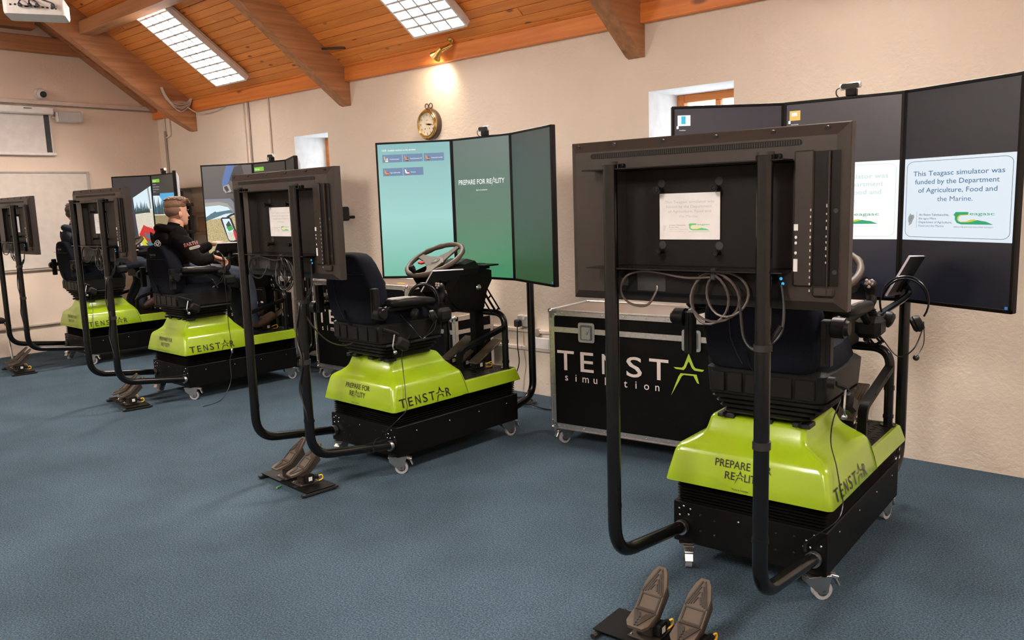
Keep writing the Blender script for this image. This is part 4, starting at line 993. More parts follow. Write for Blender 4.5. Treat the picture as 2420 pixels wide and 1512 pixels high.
# ------------------------------------------------------------------ televisions
def make_rear_tv():
    """landscape television seen from behind; origin = bottom centre of its back face, +x = towards the seat"""
    r = empty('television'); H = .5544; w = .485
    b = MB()
    def rc(x, i, zi0, zi1): return [(x, -w + i, zi0), (x, w - i, zi0), (x, w - i, H - zi1), (x, -w + i, H - zi1)]
    b.loft([rc(.034, 0, 0, 0), rc(.0, .0, 0, 0), rc(-.004, .003, .003, .003)], True, False)
    # rear shell with the sunk middle bay
    O_ = [(-.004, -w + .003, .003), (-.004, w - .003, .003), (-.004, w - .003, H - .003), (-.004, -w + .003, H - .003)]
    A = [(-.022, -w + .035, .03), (-.022, w - .03, .03), (-.022, w - .03, H - .036), (-.022, -w + .035, H - .036)]
    by0, by1, bz0, bz1 = -.327, .300, .122, .450
    I = [(-.022, by0, bz0), (-.022, by1, bz0), (-.022, by1, bz1), (-.022, by0, bz1)]
    D = [(.010, by0 + .006, bz0 + .004), (.010, by1 - .03, bz0 + .004), (.010, by1 - .03, bz1 - .004), (.010, by0 + .006, bz1 - .004)]
    vs = O_ + A + I + D; fs = []
    for a, c in ((0, 4), (4, 8)):
        for k in range(4): l = (k + 1) % 4; fs.append((a + k, c + k, c + l, a + l))
    b.add(vs, fs)
    b.build('shell', M_TVBACK, r, smooth=False)
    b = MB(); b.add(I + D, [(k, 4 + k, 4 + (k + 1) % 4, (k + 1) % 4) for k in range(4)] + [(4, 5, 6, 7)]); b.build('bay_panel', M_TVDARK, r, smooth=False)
    b = MB(); b.box(.034, .036, -w + .01, w - .01, .012, H - .01); b.build('screen', M_GLASS, r)
    b = MB(); b.prism(rrect2(-.350, .392, .494, .512, .009), (-.0225, 0, 0), (0, 1, 0), (0, 0, 1), (-1, 0, 0), .001); v = b.build('vent', M_TVDARK, r)
    b = MB()
    for i in range(96): y = -.343 + i * .0076; b.box(-.0243, -.0235, y, y + .0022, .496, .510)
    stuff(b.build('vent_slats', M_TVBACK, v, smooth=False))
    b = MB()
    for y in (.301, .114, -.073, -.258, -.42, .45): b.cyl((-.008, y, .539), (-.0153, y, .537), .0075, n=10)
    for z in (.12, .30): b.cyl((-.021, -.452 if z < 1 else 0, z), (-.0245, -.452, z), .007, n=10)
    for y, z in ((-.352, .34), (-.368, .21), (-.362, .09)): b.cyl((-.0295, y, z), (-.031, y, z), .004, n=8)
    stuff(b.build('screw_hole', M_DARK, r))
    b = MB(); b.box(-.030, -.021, -.388, -.330, .075, .478, .004); b.build('electronics_cover', M_TVBACK, r)
    b = MB(); b.box(-.0235, -.0222, -.463, -.389, .078, .474); b.build('port_bay', M_TVDARK, r)
    b = MB(); b.box(-.034, -.0225, -.436, -.430, .05, .474, .002); b.box(-.034, -.0225, -.455, -.39, .045, .078, .006); b.build('port_frame', M_TVBACK, r)
    b = MB()
    for i, z in enumerate((.31, .288, .268, .245, .222, .205, .185, .165, .145)): b.box(-.025, -.0236, -.432 - .0, -.4245, z, z + (.006 if i % 3 else .010))
    for i, z in enumerate((.40 - .02 * k for k in range(13))): b.box(-.0308, -.0299, -.3835, -.380, z - .1, z - .093)
    stuff(b.build('port_symbols', M_INKG, r))
    b = MB(); b.box(-.0308, -.0301, -.345, -.3325, .243, .262); b.build('white_label', M_PAPER, r)
    b = MB(); b.box(-.0308, -.0301, -.345, -.3325, .120, .158); b.build('white_label', M_PAPER, r)
    b = MB(); b.box(-.0307, -.0301, -.344, -.334, .168, .232); b.build('dark_label', M_INK, r)
    b = MB()
    for z in (.223, .206, .176): b.ell((-.0310, -.339, z), (.0008, .004, .005), 8, 5)
    stuff(b.build('label_marks', M_PAPER, r))
    b = MB(); b.box(-.040, -.021, -.300, .300, .028, .118, .012); b.build('lower_cover', M_DARK if False else M_TVDARK, r)
    b = MB(); b.box(-.0415, -.038, .09, .20, .040, .105, .004); b.box(-.0415, -.038, .235, .262, .055, .085, .003); b.build('socket_panel', M_DARK, r)
    b = MB(); b.ell((-.042, -.300, .098), (.002, .005, .005), 8, 5); b.ell((-.042, -.306, .083), (.002, .005, .005), 8, 5)
    b.build('blue_lamp', emat('blue_lamp', rgb(60, 170, 220), 1.0), r)
    for y, z in ((.132, .379), (-.073, .379), (.130, .173), (-.075, .171)):
        b = MB(); b.cyl((.010, y, z), (-.022, y, z), .008, n=12); b.cyl((-.020, y, z), (-.029, y, z), .0125, n=16); b.torus((-.029, y, z), (1, 0, 0), .008, .002, 16, 6); b.build('spacer_knob', M_LEATHER, r)
        b = MB(); b.cyl((.0098, y - .002, z + .022), (.0085, y - .002, z + .022), .0135, n=18); b.build('mount_hole', M_DARK, r)
    return r
FS = dict(w=.542, h=.937)
def make_monitor(w=.5405, h=.937):
    """portrait monitor; origin = bottom centre of the front glass, faces -x"""
    r = empty('monitor'); hw = w / 2
    b = MB(); b.box(.002, .030, -hw, hw, 0, h, .004); 
    for a in ((-hw, -hw + .013, 0, h), (hw - .013, hw, 0, h), (-hw, hw, 0, .016), (-hw, hw, h - .014, h)): b.box(-.004, .004, *a, .0015)
    b.build('frame', M_TVDARK, r, smooth=False)
    b = MB(); b.loft([[(.030, y, z) for y, z in ((-hw + .01, .01), (hw - .01, .01), (hw - .01, h - .01), (-hw + .01, h - .01))], [(.055, y, z) for y, z in ((-hw + .05, .06), (hw - .05, .06), (hw - .05, h - .06), (-hw + .05, h - .06))]]); b.build('rear_shell', M_GREYB, r, smooth=False)
    b = MB(); b.box(.05, .085, -.12, .13, .18, .75, .02); b.build('electronics_cover', M_TVDARK, r)
    return r
M_GREYB = mat('lavender_grey_shell', (.30, .30, .34, 1), .4)
def screen_pane(parent, m, w=.5405, h=.937):
    b = MB(); b.box(-.001, .002, -w / 2 + .012, w / 2 - .012, .014, h - .012); return b.build('screen', m, parent, smooth=False)
class Pic(MB):
    """picture shown on a monitor: uv in 0..1 (left-right, top-bottom), layered by hair-thin steps"""
    def __init__(s, w=.5405, h=.937): super().__init__(); s.w = w - .024; s.h = h - .026; s.z0 = .014; s.k = 1
    def P(s, u, v): return (-.001 - .00012 * s.k, s.w / 2 - u * s.w, s.z0 + s.h * (1 - v))
    def rect(s, m, u0, v0, u1, v1): s.k += 1; s.use(m); return s.add([s.P(u0, v1), s.P(u1, v1), s.P(u1, v0), s.P(u0, v0)], [(0, 1, 2, 3)])
    def pg(s, m, pts):
        import mathutils.geometry as mg
        s.k += 1; s.use(m); t = mg.tessellate_polygon([[Vector((u, v, 0)) for u, v in pts]]); return s.add([s.P(u, v) for u, v in pts], [tuple(x) for x in t])
    def tx(s, m, st, u, v, hh, align='L', wid=None): s.k += 1; s.use(m); return s.text(st, s.P(u, v), (0, -1, 0), (0, 0, 1), hh * s.h, align, None if wid is None else wid * s.w)
# ================================================================== notice (paper and on-screen slide)
C_SL = {}
def notice(b, PT, U, V, w, h, mt, mg, mgr, mdk, myel, mline, step):
    """PT(u, v, layer) -> point; u right 0..1, v down 0..1"""
    import mathutils.geometry as mgm
    def pg(m, pts, lay):
        b.use(m); t = mgm.tessellate_polygon([[Vector((u, v, 0)) for u, v in pts]]); b.add([PT(u, v, lay) for u, v in pts], [tuple(x) for x in t])
    def tx(m, st, u, v, hh, wid, al='C', lay=2): b.use(m); b.text(st, PT(u, v, lay), U, V, hh * h, al, None if wid is None else wid * w)
    # rounded frame line
    o = rrect2(.025, .975, .035, .965, .07, 5); i = rrect2(.029, .971, .040, .960, .066, 5); n = len(o); b.use(mline)
    b.add([PT(u, v, 2) for u, v in o + i], [(k, (k + 1) % n, n + (k + 1) % n, n + k) for k in range(n)])
    tx(mt, 'This Teagasc simulator was', .50, .215, .060, .82); tx(mt, 'funded by the Department', .49, .315, .060, .76); tx(mt, 'of Agriculture, Food and', .50, .418, .060, .71); tx(mt, 'the Marine.', .49, .525, .060, .32)
    # harp emblem
    pg(mg, [(.055, .72), (.075, .67), (.085, .69), (.11, .69), (.115, .72), (.10, .76), (.09, .80), (.06, .825), (.065, .80), (.055, .77)], 2)
    for k in range(4): pg(mline, [(.070 + .008 * k, .705), (.0715 + .008 * k, .705), (.0695 + .006 * k, .78 - .01 * k), (.068 + .006 * k, .78 - .01 * k)], 3)
    pg(mg, [(.138, .65), (.141, .65), (.141, .85), (.138, .85)], 2)
    tx(mdk, 'An Roinn Talmhaíochta,', .162, .70, .026, .285, 'L'); tx(mdk, 'Bia agus Mara', .162, .745, .026, .165, 'L'); tx(mt, 'Department of Agriculture,', .162, .79, .026, .315, 'L'); tx(mt, 'Food and the Marine', .162, .835, .026, .24, 'L')
    # Teagasc mark
    pg(myel, [(.485, .692), (.505, .662), (.622, .662), (.622, .692), (.555, .697), (.535, .72), (.535, .75), (.548, .768), (.60, .766), (.64, .745), (.675, .74), (.70, .76), (.66, .79), (.56, .80), (.52, .78), (.505, .74), (.505, .71)], 2)
    pg(mgr, [(.489, .688), (.507, .655), (.620, .655), (.620, .684), (.545, .689), (.525, .71), (.522, .74), (.532, .764), (.56, .776), (.62, .776), (.66, .765), (.70, .748), (.735, .758), (.775, .765), (.835, .800), (.56, .800), (.52, .783), (.502, .745), (.502, .705)], 3)
    tx(mgr, 'eagasc', .632, .692, .038, .21, 'L'); tx(mdk, 'AGRICULTURE AND FOOD DEVELOPMENT AUTHORITY', .665, .838, .015, .345)

def paper_notice(k, label):
    r = empty('paper_notice'); place(r, k, (-.4255, .0275, 1.377)); tag(r, label, 'notice', 'funding notices on the backs of the rear televisions')
    w, h = .217, .153
    b = MB(); b.box(-.0006, .0006, -w / 2, w / 2, 0, h); b.build('sheet', M_PAPER, r, smooth=False)
    b = MB(); PT = lambda u, v, l: (-.0007 - .0001 * l, w / 2 - u * w, h * (1 - v))
    notice(b, PT, (0, -1, 0), (0, 0, 1), w, h, M_INKG, mat('faint_print', (.50, .50, .49, 1), .7), mat('green_print', (.06, .42, .16, 1), .6), mat('dark_faint_print', (.16, .17, .19, 1), .6), mat('yellow_print', (.72, .66, .06, 1), .6), mat('hairline_print', (.60, .60, .60, 1), .7), 0)
    b.build('print', None, r, smooth=False)
    return r

# ================================================================== place the four simulators
proto = make_simulator(); seat = make_seat(); rtv = make_rear_tv(); mon = make_monitor()
def rebase(r, off):
    for ch in r.children: ch.location = Vector(ch.location) - Vector(off)
SEAT_O = (.10, -.03, .644); rebase(seat, SEAT_O)
SEATL = {4: 'black driver seat of the nearest simulator, half hidden by the big television back', 3: 'empty dark blue driver seat in front of the teal screens', 2: 'black driver seat the young man in the black hoodie sits on', 1: 'black driver seat of the farthest simulator at the left'}
TVL = {4: 'large television back nearest the viewer at the right, on two black poles', 3: 'television back of the middle simulator, second largest in view', 2: 'television back second from the left, between the two seated people', 1: 'television back cut by the left edge of the frame'}
SIMS = {}; 
ANG = {4: (38, 27.5), 3: (32, 22), 2: (29, 26), 1: (26, 26)}
FX, FW, F0 = 1.0734, .2702, 1.0112
MONL = {4: ('dark navy monitor with a blue desktop icon, left of the nearest simulator', 'dark monitor with folder icon and white slide, middle of the rightmost three', 'big dark navy monitor with the white funding slide at the right edge'),
        3: ('bright cyan monitor listing the available machines', 'teal green monitor reading PREPARE FOR REALITY', 'dark green monitor, rightmost of the teal three'),
        2: ('monitor showing a tractor cab pillar, wing mirror and stubble field', 'dark monitor with green heading bar behind the second television back', 'edge-on monitor at the right of the cab view screens of the black-hooded driver'),
        1: ('monitor showing a cab window, fir trees and a red harvester header', 'monitor with green heading bar, blue sky and fir trees left of the black-hooded head', 'edge-on monitor with bulging dark back left of the black-hooded head')}
MONS = {}
for k in (4, 3, 2, 1):
    s = proto if k == 4 else copy_tree(proto); place(s, k); tag(s, SIML[k], 'simulator', 'driving simulators in a row'); SIMS[k] = s
    t = seat if k == 4 else copy_tree(seat); place(t, k, Vector(SEAT_O) + Vector((-.035, .005, 0)) * (k == 3)); tag(t, SEATL[k], 'seat', 'driver seats of the simulators')
    DZ = {4: .11, 3: 0, 2: .07, 1: .07}[k] - ({4: 0, 3: .11, 2: .11, 1: .11}[k] if k != 4 else 0)
    for ch in t.children:
        if ch.name.startswith('armrest'): ch.location.z += DZ
        if ch.name.startswith('arm_post'):
            for g in ch.children:
                if g.name.startswith('pivot_knob'): g.location.z += DZ
    v = rtv if k == 4 else copy_tree(rtv); place(v, k, (-.430, 0, 1.164)); tag(v, TVL[k], 'television', 'televisions behind the driver seats')
    aL, aR = radians(ANG[k][0]), radians(ANG[k][1])
    for i, (off, yw) in enumerate((((FX - .271 * sin(aL), FW + .271 * cos(aL), F0), aL), ((FX, 0, F0), 0), ((FX - .271 * sin(aR), -FW - .271 * cos(aR), F0), -aR))):
        m_ = mon if (k == 4 and i == 0) else copy_tree(mon); MONS[k, i] = m_
        place(m_, k, off, yw); tag(m_, MONL[k][i], 'monitor', 'portrait monitors in front of the simulators')
NOTL = {4: 'white funding notice on the back of the nearest television', 3: 'white funding notice on the back of the middle simulator television', 2: 'white funding notice on the television back between the two seated people', 1: 'white funding notice on the leftmost television back'}
for k in SIM: paper_notice(k, NOTL[k])

# ------------------------------------------------------------------ screen pictures
E_WHITE = emat('lit_white', rgb(250, 250, 250)); E_W2 = emat('lit_offwhite', rgb(222, 233, 243)); E_TEXT = emat('lit_blue_grey_text', rgb(62, 112, 148)); E_TEXTL = emat('lit_pale_text', rgb(200, 222, 226)); E_GREY = emat('lit_grey', rgb(150, 155, 160)); E_DK = emat('lit_slate', rgb(60, 75, 90))
E_GRN = emat('lit_green', rgb(24, 160, 110)); E_YEL = emat('lit_yellow', rgb(205, 205, 50)); E_TILE = emat('lit_tile_blue', rgb(98, 130, 166)); E_ORG = emat('lit_orange', rgb(225, 140, 60)); E_TAN = emat('lit_tan', rgb(200, 180, 110)); E_BLK = emat('lit_black', rgb(16, 16, 20)); E_LIME = emat('lit_lime', rgb(122, 196, 52)); E_RED = emat('lit_red', rgb(205, 40, 40))
E_SKY = emat('lit_sky', rgb(214, 236, 246)); E_SKYB = emat('lit_sky_blue', rgb(70, 165, 215)); E_FIR = emat('lit_fir', rgb(38, 62, 58)); E_FIR2 = emat('lit_fir_blue', rgb(70, 110, 125)); E_CAB = emat('lit_cab_roof', rgb(82, 78, 78)); E_CABD = emat('lit_cab_dark', rgb(38, 38, 48)); E_PIL = emat('lit_cab_pillar', rgb(122, 126, 136)); E_PILD = emat('lit_cab_pillar_dark', rgb(48, 54, 72)); E_LAMPB = emat('lit_cab_blue', rgb(66, 106, 168)); E_PILL = emat('lit_pillar_light', rgb(160, 158, 150))
E_NAVY = emat('lit_navy', rgb(24, 28, 42)); E_CHAR = emat('lit_charcoal', rgb(44, 43, 42)); E_CYAN = emat('lit_cyan', rgb(40, 190, 225))
def fieldmat(name, c0, c1, sc):
    m = emat(name, c0); nt = m.node_tree; bs = nt.nodes['Principled BSDF']
    tc = nt.nodes.new('ShaderNodeTexCoord'); n = nt.nodes.new('ShaderNodeTexNoise'); n.inputs['Scale'].default_value = sc; n.inputs['Detail'].default_value = 8
    r = nt.nodes.new('ShaderNodeValToRGB'); r.color_ramp.elements[0].position = .4; r.color_ramp.elements[1].position = .6; r.color_ramp.elements[0].color = c0; r.color_ramp.elements[1].color = c1
    nt.links.new(tc.outputs['Object'], n.inputs['Vector']); nt.links.new(n.outputs['Fac'], r.inputs[0]); nt.links.new(r.outputs[0], bs.inputs['Emission Color']); return m
E_FIELD = fieldmat('lit_stubble', rgb(164, 146, 98), rgb(206, 190, 142), 110); E_FIELD2 = fieldmat('lit_pale_crop', rgb(206, 198, 178), rgb(224, 216, 198), 90); E_FIELD3 = fieldmat('lit_tan_field', rgb(138, 122, 84), rgb(152, 135, 94), 40)
def pic(k, i, p): p.build('picture', None, MONS[k, i], smooth=False)
def onscreen_notice(p, v0, v1, mt, mg, bg):
    p.rect(bg, 0, v0, 1, v1); p.k += 1; base = p.k
    def PT(u, v, l): p.k = base + l; return p.P(u, v0 + v * (v1 - v0))
    notice(p, PT, (0, -1, 0), (0, 0, 1), p.w, p.h * (v1 - v0), mt, mg, E_GRN, E_DK if mt is E_TEXT else mt, E_YEL, E_DK if mt is E_TEXT else E_TEXTL, 0); p.k = base + 5
# nearest simulator
for i in range(3): screen_pane(MONS[4, i], gradmat('night_desktop_%d' % i, (rgb(26, 28, 42), rgb(22, 25, 40), rgb(14, 16, 26))[i], (rgb(40, 40, 52), rgb(50, 44, 48), rgb(22, 23, 32))[i], .937))
p = Pic(); p.rect(E_WHITE, .03, .035, .15, .09); p.rect(E_CYAN, .065, .04, .105, .08); p.rect(E_WHITE, .02, .09, .04, .105); p.tx(E_WHITE, 'VirtualDesk', .045, .115, .006, 'L', .06); pic(4, 0, p)
p = Pic(); p.rect(E_YEL if False else emat('lit_folder', rgb(238, 190, 90)), .03, .035, .13, .085); p.rect(E_WHITE, .05, .045, .10, .062); p.rect(E_WHITE, .02, .085, .04, .1); p.tx(E_WHITE, 'UserGuides', .045, .108, .006, 'L', .07)
onscreen_notice(p, .317, .706, E_TEXTL, E_TEXTL, E_WHITE); pic(4, 1, p)
p = Pic(); onscreen_notice(p, .317, .706, E_TEXT, E_GREY, E_W2); p.rect(E_LAMPB, .965, .985, .99, .998); pic(4, 2, p)
# middle simulator
screen_pane(MONS[3, 0], gradmat('cyan_menu', rgb(112, 186, 160), rgb(122, 176, 178), .937)); screen_pane(MONS[3, 1], gradmat('teal_menu', rgb(70, 142, 98), rgb(82, 104, 102), .937)); screen_pane(MONS[3, 2], gradmat('dark_green_menu', rgb(48, 84, 48), rgb(56, 70, 68), .937))
for kk, c in (('cyan_menu', rgb(160, 212, 206)), ('teal_menu', rgb(84, 124, 104)), ('dark_green_menu', rgb(58, 76, 66))):
    rp = [n for n in MATS[kk].node_tree.nodes if n.type == 'VALTORGB'][0].color_ramp; e = rp.elements.new(.45); e.color = c
p = Pic(); p.tx(E_WHITE, 'D378 - Available machines on this simulator', .065, .055, .014, 'L', .47)
for (u, v, t, cs) in ((.065, .08, 'Track Excavator', (E_TAN, E_WHITE)), (.35, .08, 'Track Excavator V2', (E_ORG, E_DK)), (.64, .08, 'Telescopic handler', (E_ORG, E_DK)), (.065, .18, 'Agri telehandler', (E_ORG, E_RED)), (.35, .18, 'Tractor', (E_WHITE, E_RED))):
    p.rect(E_TILE, u, v, u + .275, v + .058); p.tx(E_WHITE, t, u + .10, v + .038, .0085, 'L', .0078 * len(t) + .02)
    p.pg(cs[0], [(u + .02, v + .015), (u + .03, v + .010), (u + .05, v + .035), (u + .08, v + .036), (u + .08, v + .045), (u + .04, v + .045), (u + .025, v + .035)])
    p.pg(cs[1], [(u + .04, v + .044), (u + .08, v + .044), (u + .078, v + .052), (u + .042, v + .052)]); p.pg(cs[1], [(u + .06, v + .026), (u + .075, v + .026), (u + .075, v + .036), (u + .058, v + .036)])
pic(3, 0, p)
p = Pic(); p.k += 1; prepare(p, p.P(.655, .325), (0, -1, 0), (0, 0, 1), .0330, E_WHITE, True); p.tx(E_WHITE, 'Sign in on touchscreen', .5, .372, .011, 'C', .20); p.rect(E_LAMPB, .965, .985, .99, .998); pic(3, 1, p)
p = Pic(); p.rect(E_LAMPB, .955, .98, .985, .995); pic(3, 2, p)
# second simulator: cab view
screen_pane(MONS[2, 0], emat('cab_roof_screen', rgb(86, 80, 78))); screen_pane(MONS[2, 1], emat('dark_ui_screen', rgb(52, 48, 45))); screen_pane(MONS[2, 2], emat('dim_screen', rgb(34, 32, 32)))
p = Pic()
p.pg(E_CAB, [(0, 0), (1, 0), (1, .36), (0, .36)])
p.pg(E_LAMPB, [(.50, 0), (.66, 0), (.56, .12), (.50, .19), (.42, .22), (.38, .20), (.40, .14), (.44, .08)])
p.pg(E_CABD, [(.66, .02), (.80, .0), (.84, .10), (.62, .17), (.54, .15), (.58, .10)]); p.pg(E_PILL, [(.40, .21), (.52, .19), (.56, .26), (.48, .30), (.40, .25)]); p.pg(E_CABD, [(.42, .215), (.48, .205), (.52, .25), (.47, .27), (.43, .24)])
p.rect(E_FIELD, 0, .40, 1, 1); p.pg(E_SKY, [(0, .40), (1, .38), (1, .49), (0, .55)]); p.pg(E_FIR2, [(0, .52), (.15, .475), (.45, .455), (.7, .44), (.7, .475), (.4, .49), (0, .56)])
p.pg(E_FIR2, [(.06, .53), (.10, .485), (.14, .48), (.20, .46), (.24, .48), (.30, .47), (.30, .50), (.06, .545)])
p.pg(E_PIL, [(0, .33), (.35, .325), (.52, .335), (.66, .40), (.72, .55), (.78, .70), (.86, .86), (.80, .86), (.70, .72), (.62, .60), (.56, .48), (.46, .42), (.30, .40), (0, .41)])
p.pg(E_PILL, [(0, .37), (.30, .365), (.46, .385), (.56, .45), (.54, .46), (.44, .41), (.30, .40), (0, .41)]); p.pg(E_PILD, [(.54, .335), (.62, .34), (.72, .43), (.80, .60), (.92, .86), (.86, .86), (.74, .62), (.64, .42)])
p.pg(E_CAB, [(0, .29), (1, .27), (1, .33), (.55, .335), (0, .335)]); p.pg(E_CABD, [(.66, .30), (1, .26), (1, .50), (.80, .52), (.74, .40)])
p.pg(E_BLK, [(.31, .535), (.33, .525), (.48, .525), (.52, .54), (.64, .74), (.64, .765), (.60, .775), (.46, .775), (.42, .76), (.30, .55)])
p.pg(E_SKY, [(.33, .54), (.48, .54), (.61, .75), (.59, .765), (.46, .765), (.43, .75)]); p.pg(E_FIR, [(.40, .60), (.46, .56), (.50, .60), (.54, .64), (.50, .65), (.42, .63)]); p.pg(emat('lit_leaf', rgb(60, 160, 80)), [(.40, .625), (.52, .61), (.54, .65), (.45, .67)]); p.pg(E_RED, [(.53, .65), (.58, .67), (.62, .75), (.57, .76), (.54, .70)]); p.pg(E_FIELD2, [(.42, .68), (.53, .68), (.56, .76), (.46, .762), (.44, .75)])
p.pg(E_BLK, [(.42, .52), (.52, .49), (.66, .475), (.68, .49), (.54, .51), (.44, .535)]); p.pg(E_BLK, [(.66, .66), (.72, .65), (.76, .72), (.70, .73)])
pic(2, 0, p)
p = Pic(); p.rect(E_LIME, .02, .035, .33, .075); p.tx(E_WHITE, 'Harvest', .05, .062, .016, 'L', .15)
for j, (w_) in enumerate((.28, .30, .27, .12, .0, .28, .26)):
    if w_: p.rect(E_GREY, .03, .10 + j * .024, .03 + w_, .108 + j * .024)
pic(2, 1, p)
# farthest simulator
screen_pane(MONS[1, 0], emat('cab_dark_screen', rgb(40, 38, 44))); screen_pane(MONS[1, 1], E_CHAR if False else emat('dark_ui_screen2', rgb(46, 44, 42))); screen_pane(MONS[1, 2], emat('dim_screen2', rgb(34, 32, 32)))
p = Pic(); p.pg(E_SKY, [(.50, .26), (1, .12), (1, .52), (.50, .50)]); p.pg(E_FIELD2, [(.50, .46), (1, .42), (1, 1), (.50, 1)]); p.pg(E_CABD, [(.38, .03), (.70, .0), (.74, .06), (.62, .16), (.48, .20), (.38, .14)])
rg = random.Random(4)
for j in range(16):
    u = .51 + j * .026 + rg.uniform(-.006, .006); hh = rg.uniform(.06, .16); p.pg(E_FIR if j % 2 else E_FIR2, [(u - .026, .45), (u - .012, .45 - hh * .45), (u - .016, .45 - hh * .45), (u, .45 - hh), (u + .016, .45 - hh * .45), (u + .012, .45 - hh * .45), (u + .026, .45)])
p.pg(E_FIR, [(.50, .44), (.92, .41), (.92, .445), (.50, .465)]); p.pg(E_SKYB, [(.44, .30), (.50, .27), (.50, .50), (.47, .48)])
p.pg(E_PILD, [(.42, .28), (.50, .24), (.54, .6), (.60, .95), (.54, .95), (.48, .62)]); p.pg(E_PILL, [(.90, .15), (.94, .14), (.97, .40), (.93, .41)])
p.pg(E_RED, [(.58, .72), (.72, .60), (.78, .62), (1, .66), (1, .86), (.86, .84), (.64, .78)]); p.pg(E_FIR2, [(.72, .70), (.98, .74), (.98, .80), (.86, .79), (.74, .76)])
for j in range(5): p.pg(E_RED, [(.76 + j * .05, .63), (.775 + j * .05, .63), (.80 + j * .05, .78), (.785 + j * .05, .78)]) if False else p.pg(E_RED, [(.74 + j * .055, .62), (.75 + j * .055, .62), (.78 + j * .055, .80), (.77 + j * .055, .80)])
p.pg(E_YEL, [(.58, .74), (.70, .75), (.76, .80), (.98, .98), (.88, .98), (.66, .86)]); p.pg(E_PILD, [(.72, .82), (.98, .88), (1, .95), (.94, .96)]); p.pg(E_FIR2, [(.76, .79), (.96, .84), (.96, .88), (.80, .86)])
pic(1, 0, p)
p = Pic(); p.rect(E_LIME, .03, .045, .37, .085); p.tx(E_WHITE, 'Harvest', .06, .073, .016, 'L', .15)
for j, w_ in enumerate((.15, .30, .28, .10)): p.rect(E_GREY, .04, .105 + j * .03, .04 + w_, .112 + j * .03)
p.rect(E_SKYB, .0, .22, 1, .50); p.pg(E_SKY, [(0, .24), (.30, .25), (.40, .30), (.32, .36), (0, .40)]); p.rect(E_BLK, 0, .215, .34, .245); p.rect(E_FIELD3, 0, .48, 1, 1)
for j in range(15):
    u = .03 + j * .066 + rg.uniform(-.02, .02); hh = rg.uniform(.10, .26); p.pg(E_FIR, [(u - .035, .485), (u - .028, .485 - hh * .4), (u - .036, .485 - hh * .4), (u, .485 - hh), (u + .036, .485 - hh * .4), (u + .028, .485 - hh * .4), (u + .035, .485)])
p.rect(E_DK, .08, .60, .42, .63); p.tx(E_WHITE, 'Connect', .11, .622, .012, 'L', .2); p.rect(E_YEL if False else E_FIELD2, 0, .475, 1, .488); pic(1, 1, p)

# ------------------------------------------------------------------ webcams
def webcam(k, oy, label):
    r = empty('webcam'); place(r, k, (FX + .012, oy, F0 + .937)); tag(r, label, 'webcam', 'webcams clipped on the middle monitors')
    b = MB(); b.box(-.022, .012, -.028, .018, .0, .032, .003); b.build('clip', M_PLAST, r)
    b = MB(); b.cyl((-.005, -.045, .048), (-.005, .045, .042), .0145, n=14); b.build('camera_body', M_WHITE, r)
    b = MB(); b.loft([[(x, y, z) for y, z in rrect2(-.040, .040, .034, .056, .009)] for x in (-.0205, -.016)]); b.build('glass_front', M_DARK, r)
    b = MB(); b.tube(catmull([(.0, .045, .042), (-.005, .062, .034), (-.002, .064, .012), (.010, .052, -.004)], 6), .0028, 6); b.build('lead', M_CABLE, r)
WL = {4: 'black webcam on the rightmost middle monitor with the folder icon', 3: 'small webcam on top of the teal PREPARE FOR REALITY monitor', 2: 'small webcam above the second television back, left of the white window reveal', 1: 'tiny white webcam on the leftmost group of monitors'}
for k in SIM: webcam(k, -.035, WL[k])
# ------------------------------------------------------------------ keyboards
KL = {4: 'black keyboard beyond the joystick of the nearest simulator', 3: 'thin dark keyboard standing out behind the empty steering wheel', 2: 'dark keyboard behind the hands of the black-hooded driver', 1: 'dark keyboard at the farthest steering wheel'}
for k in SIM:
    r = empty('keyboard'); place(r, k, (1.0, .03, 1.108), 0); tag(r, KL[k], 'keyboard', 'keyboards on the steering columns')
    b = MB(); b.box(-.065, .065, -.17, .17, 0, .010, .003); b.build('case', M_CONDD if False else M_PLAST, r)
    b = MB()
    for i in range(5):
        for j in range(13): b.box(-.052 + i * .021, -.036 + i * .021, .155 - j * .0172 - .014, .155 - j * .0172, .010, .0125, .001)
    stuff(b.build('keys', M_TVDARK, r)); b = MB(); b.box(-.045, .045, -.155, -.085, .0101, .0106); b.build('touchpad', M_TVBACK, r)
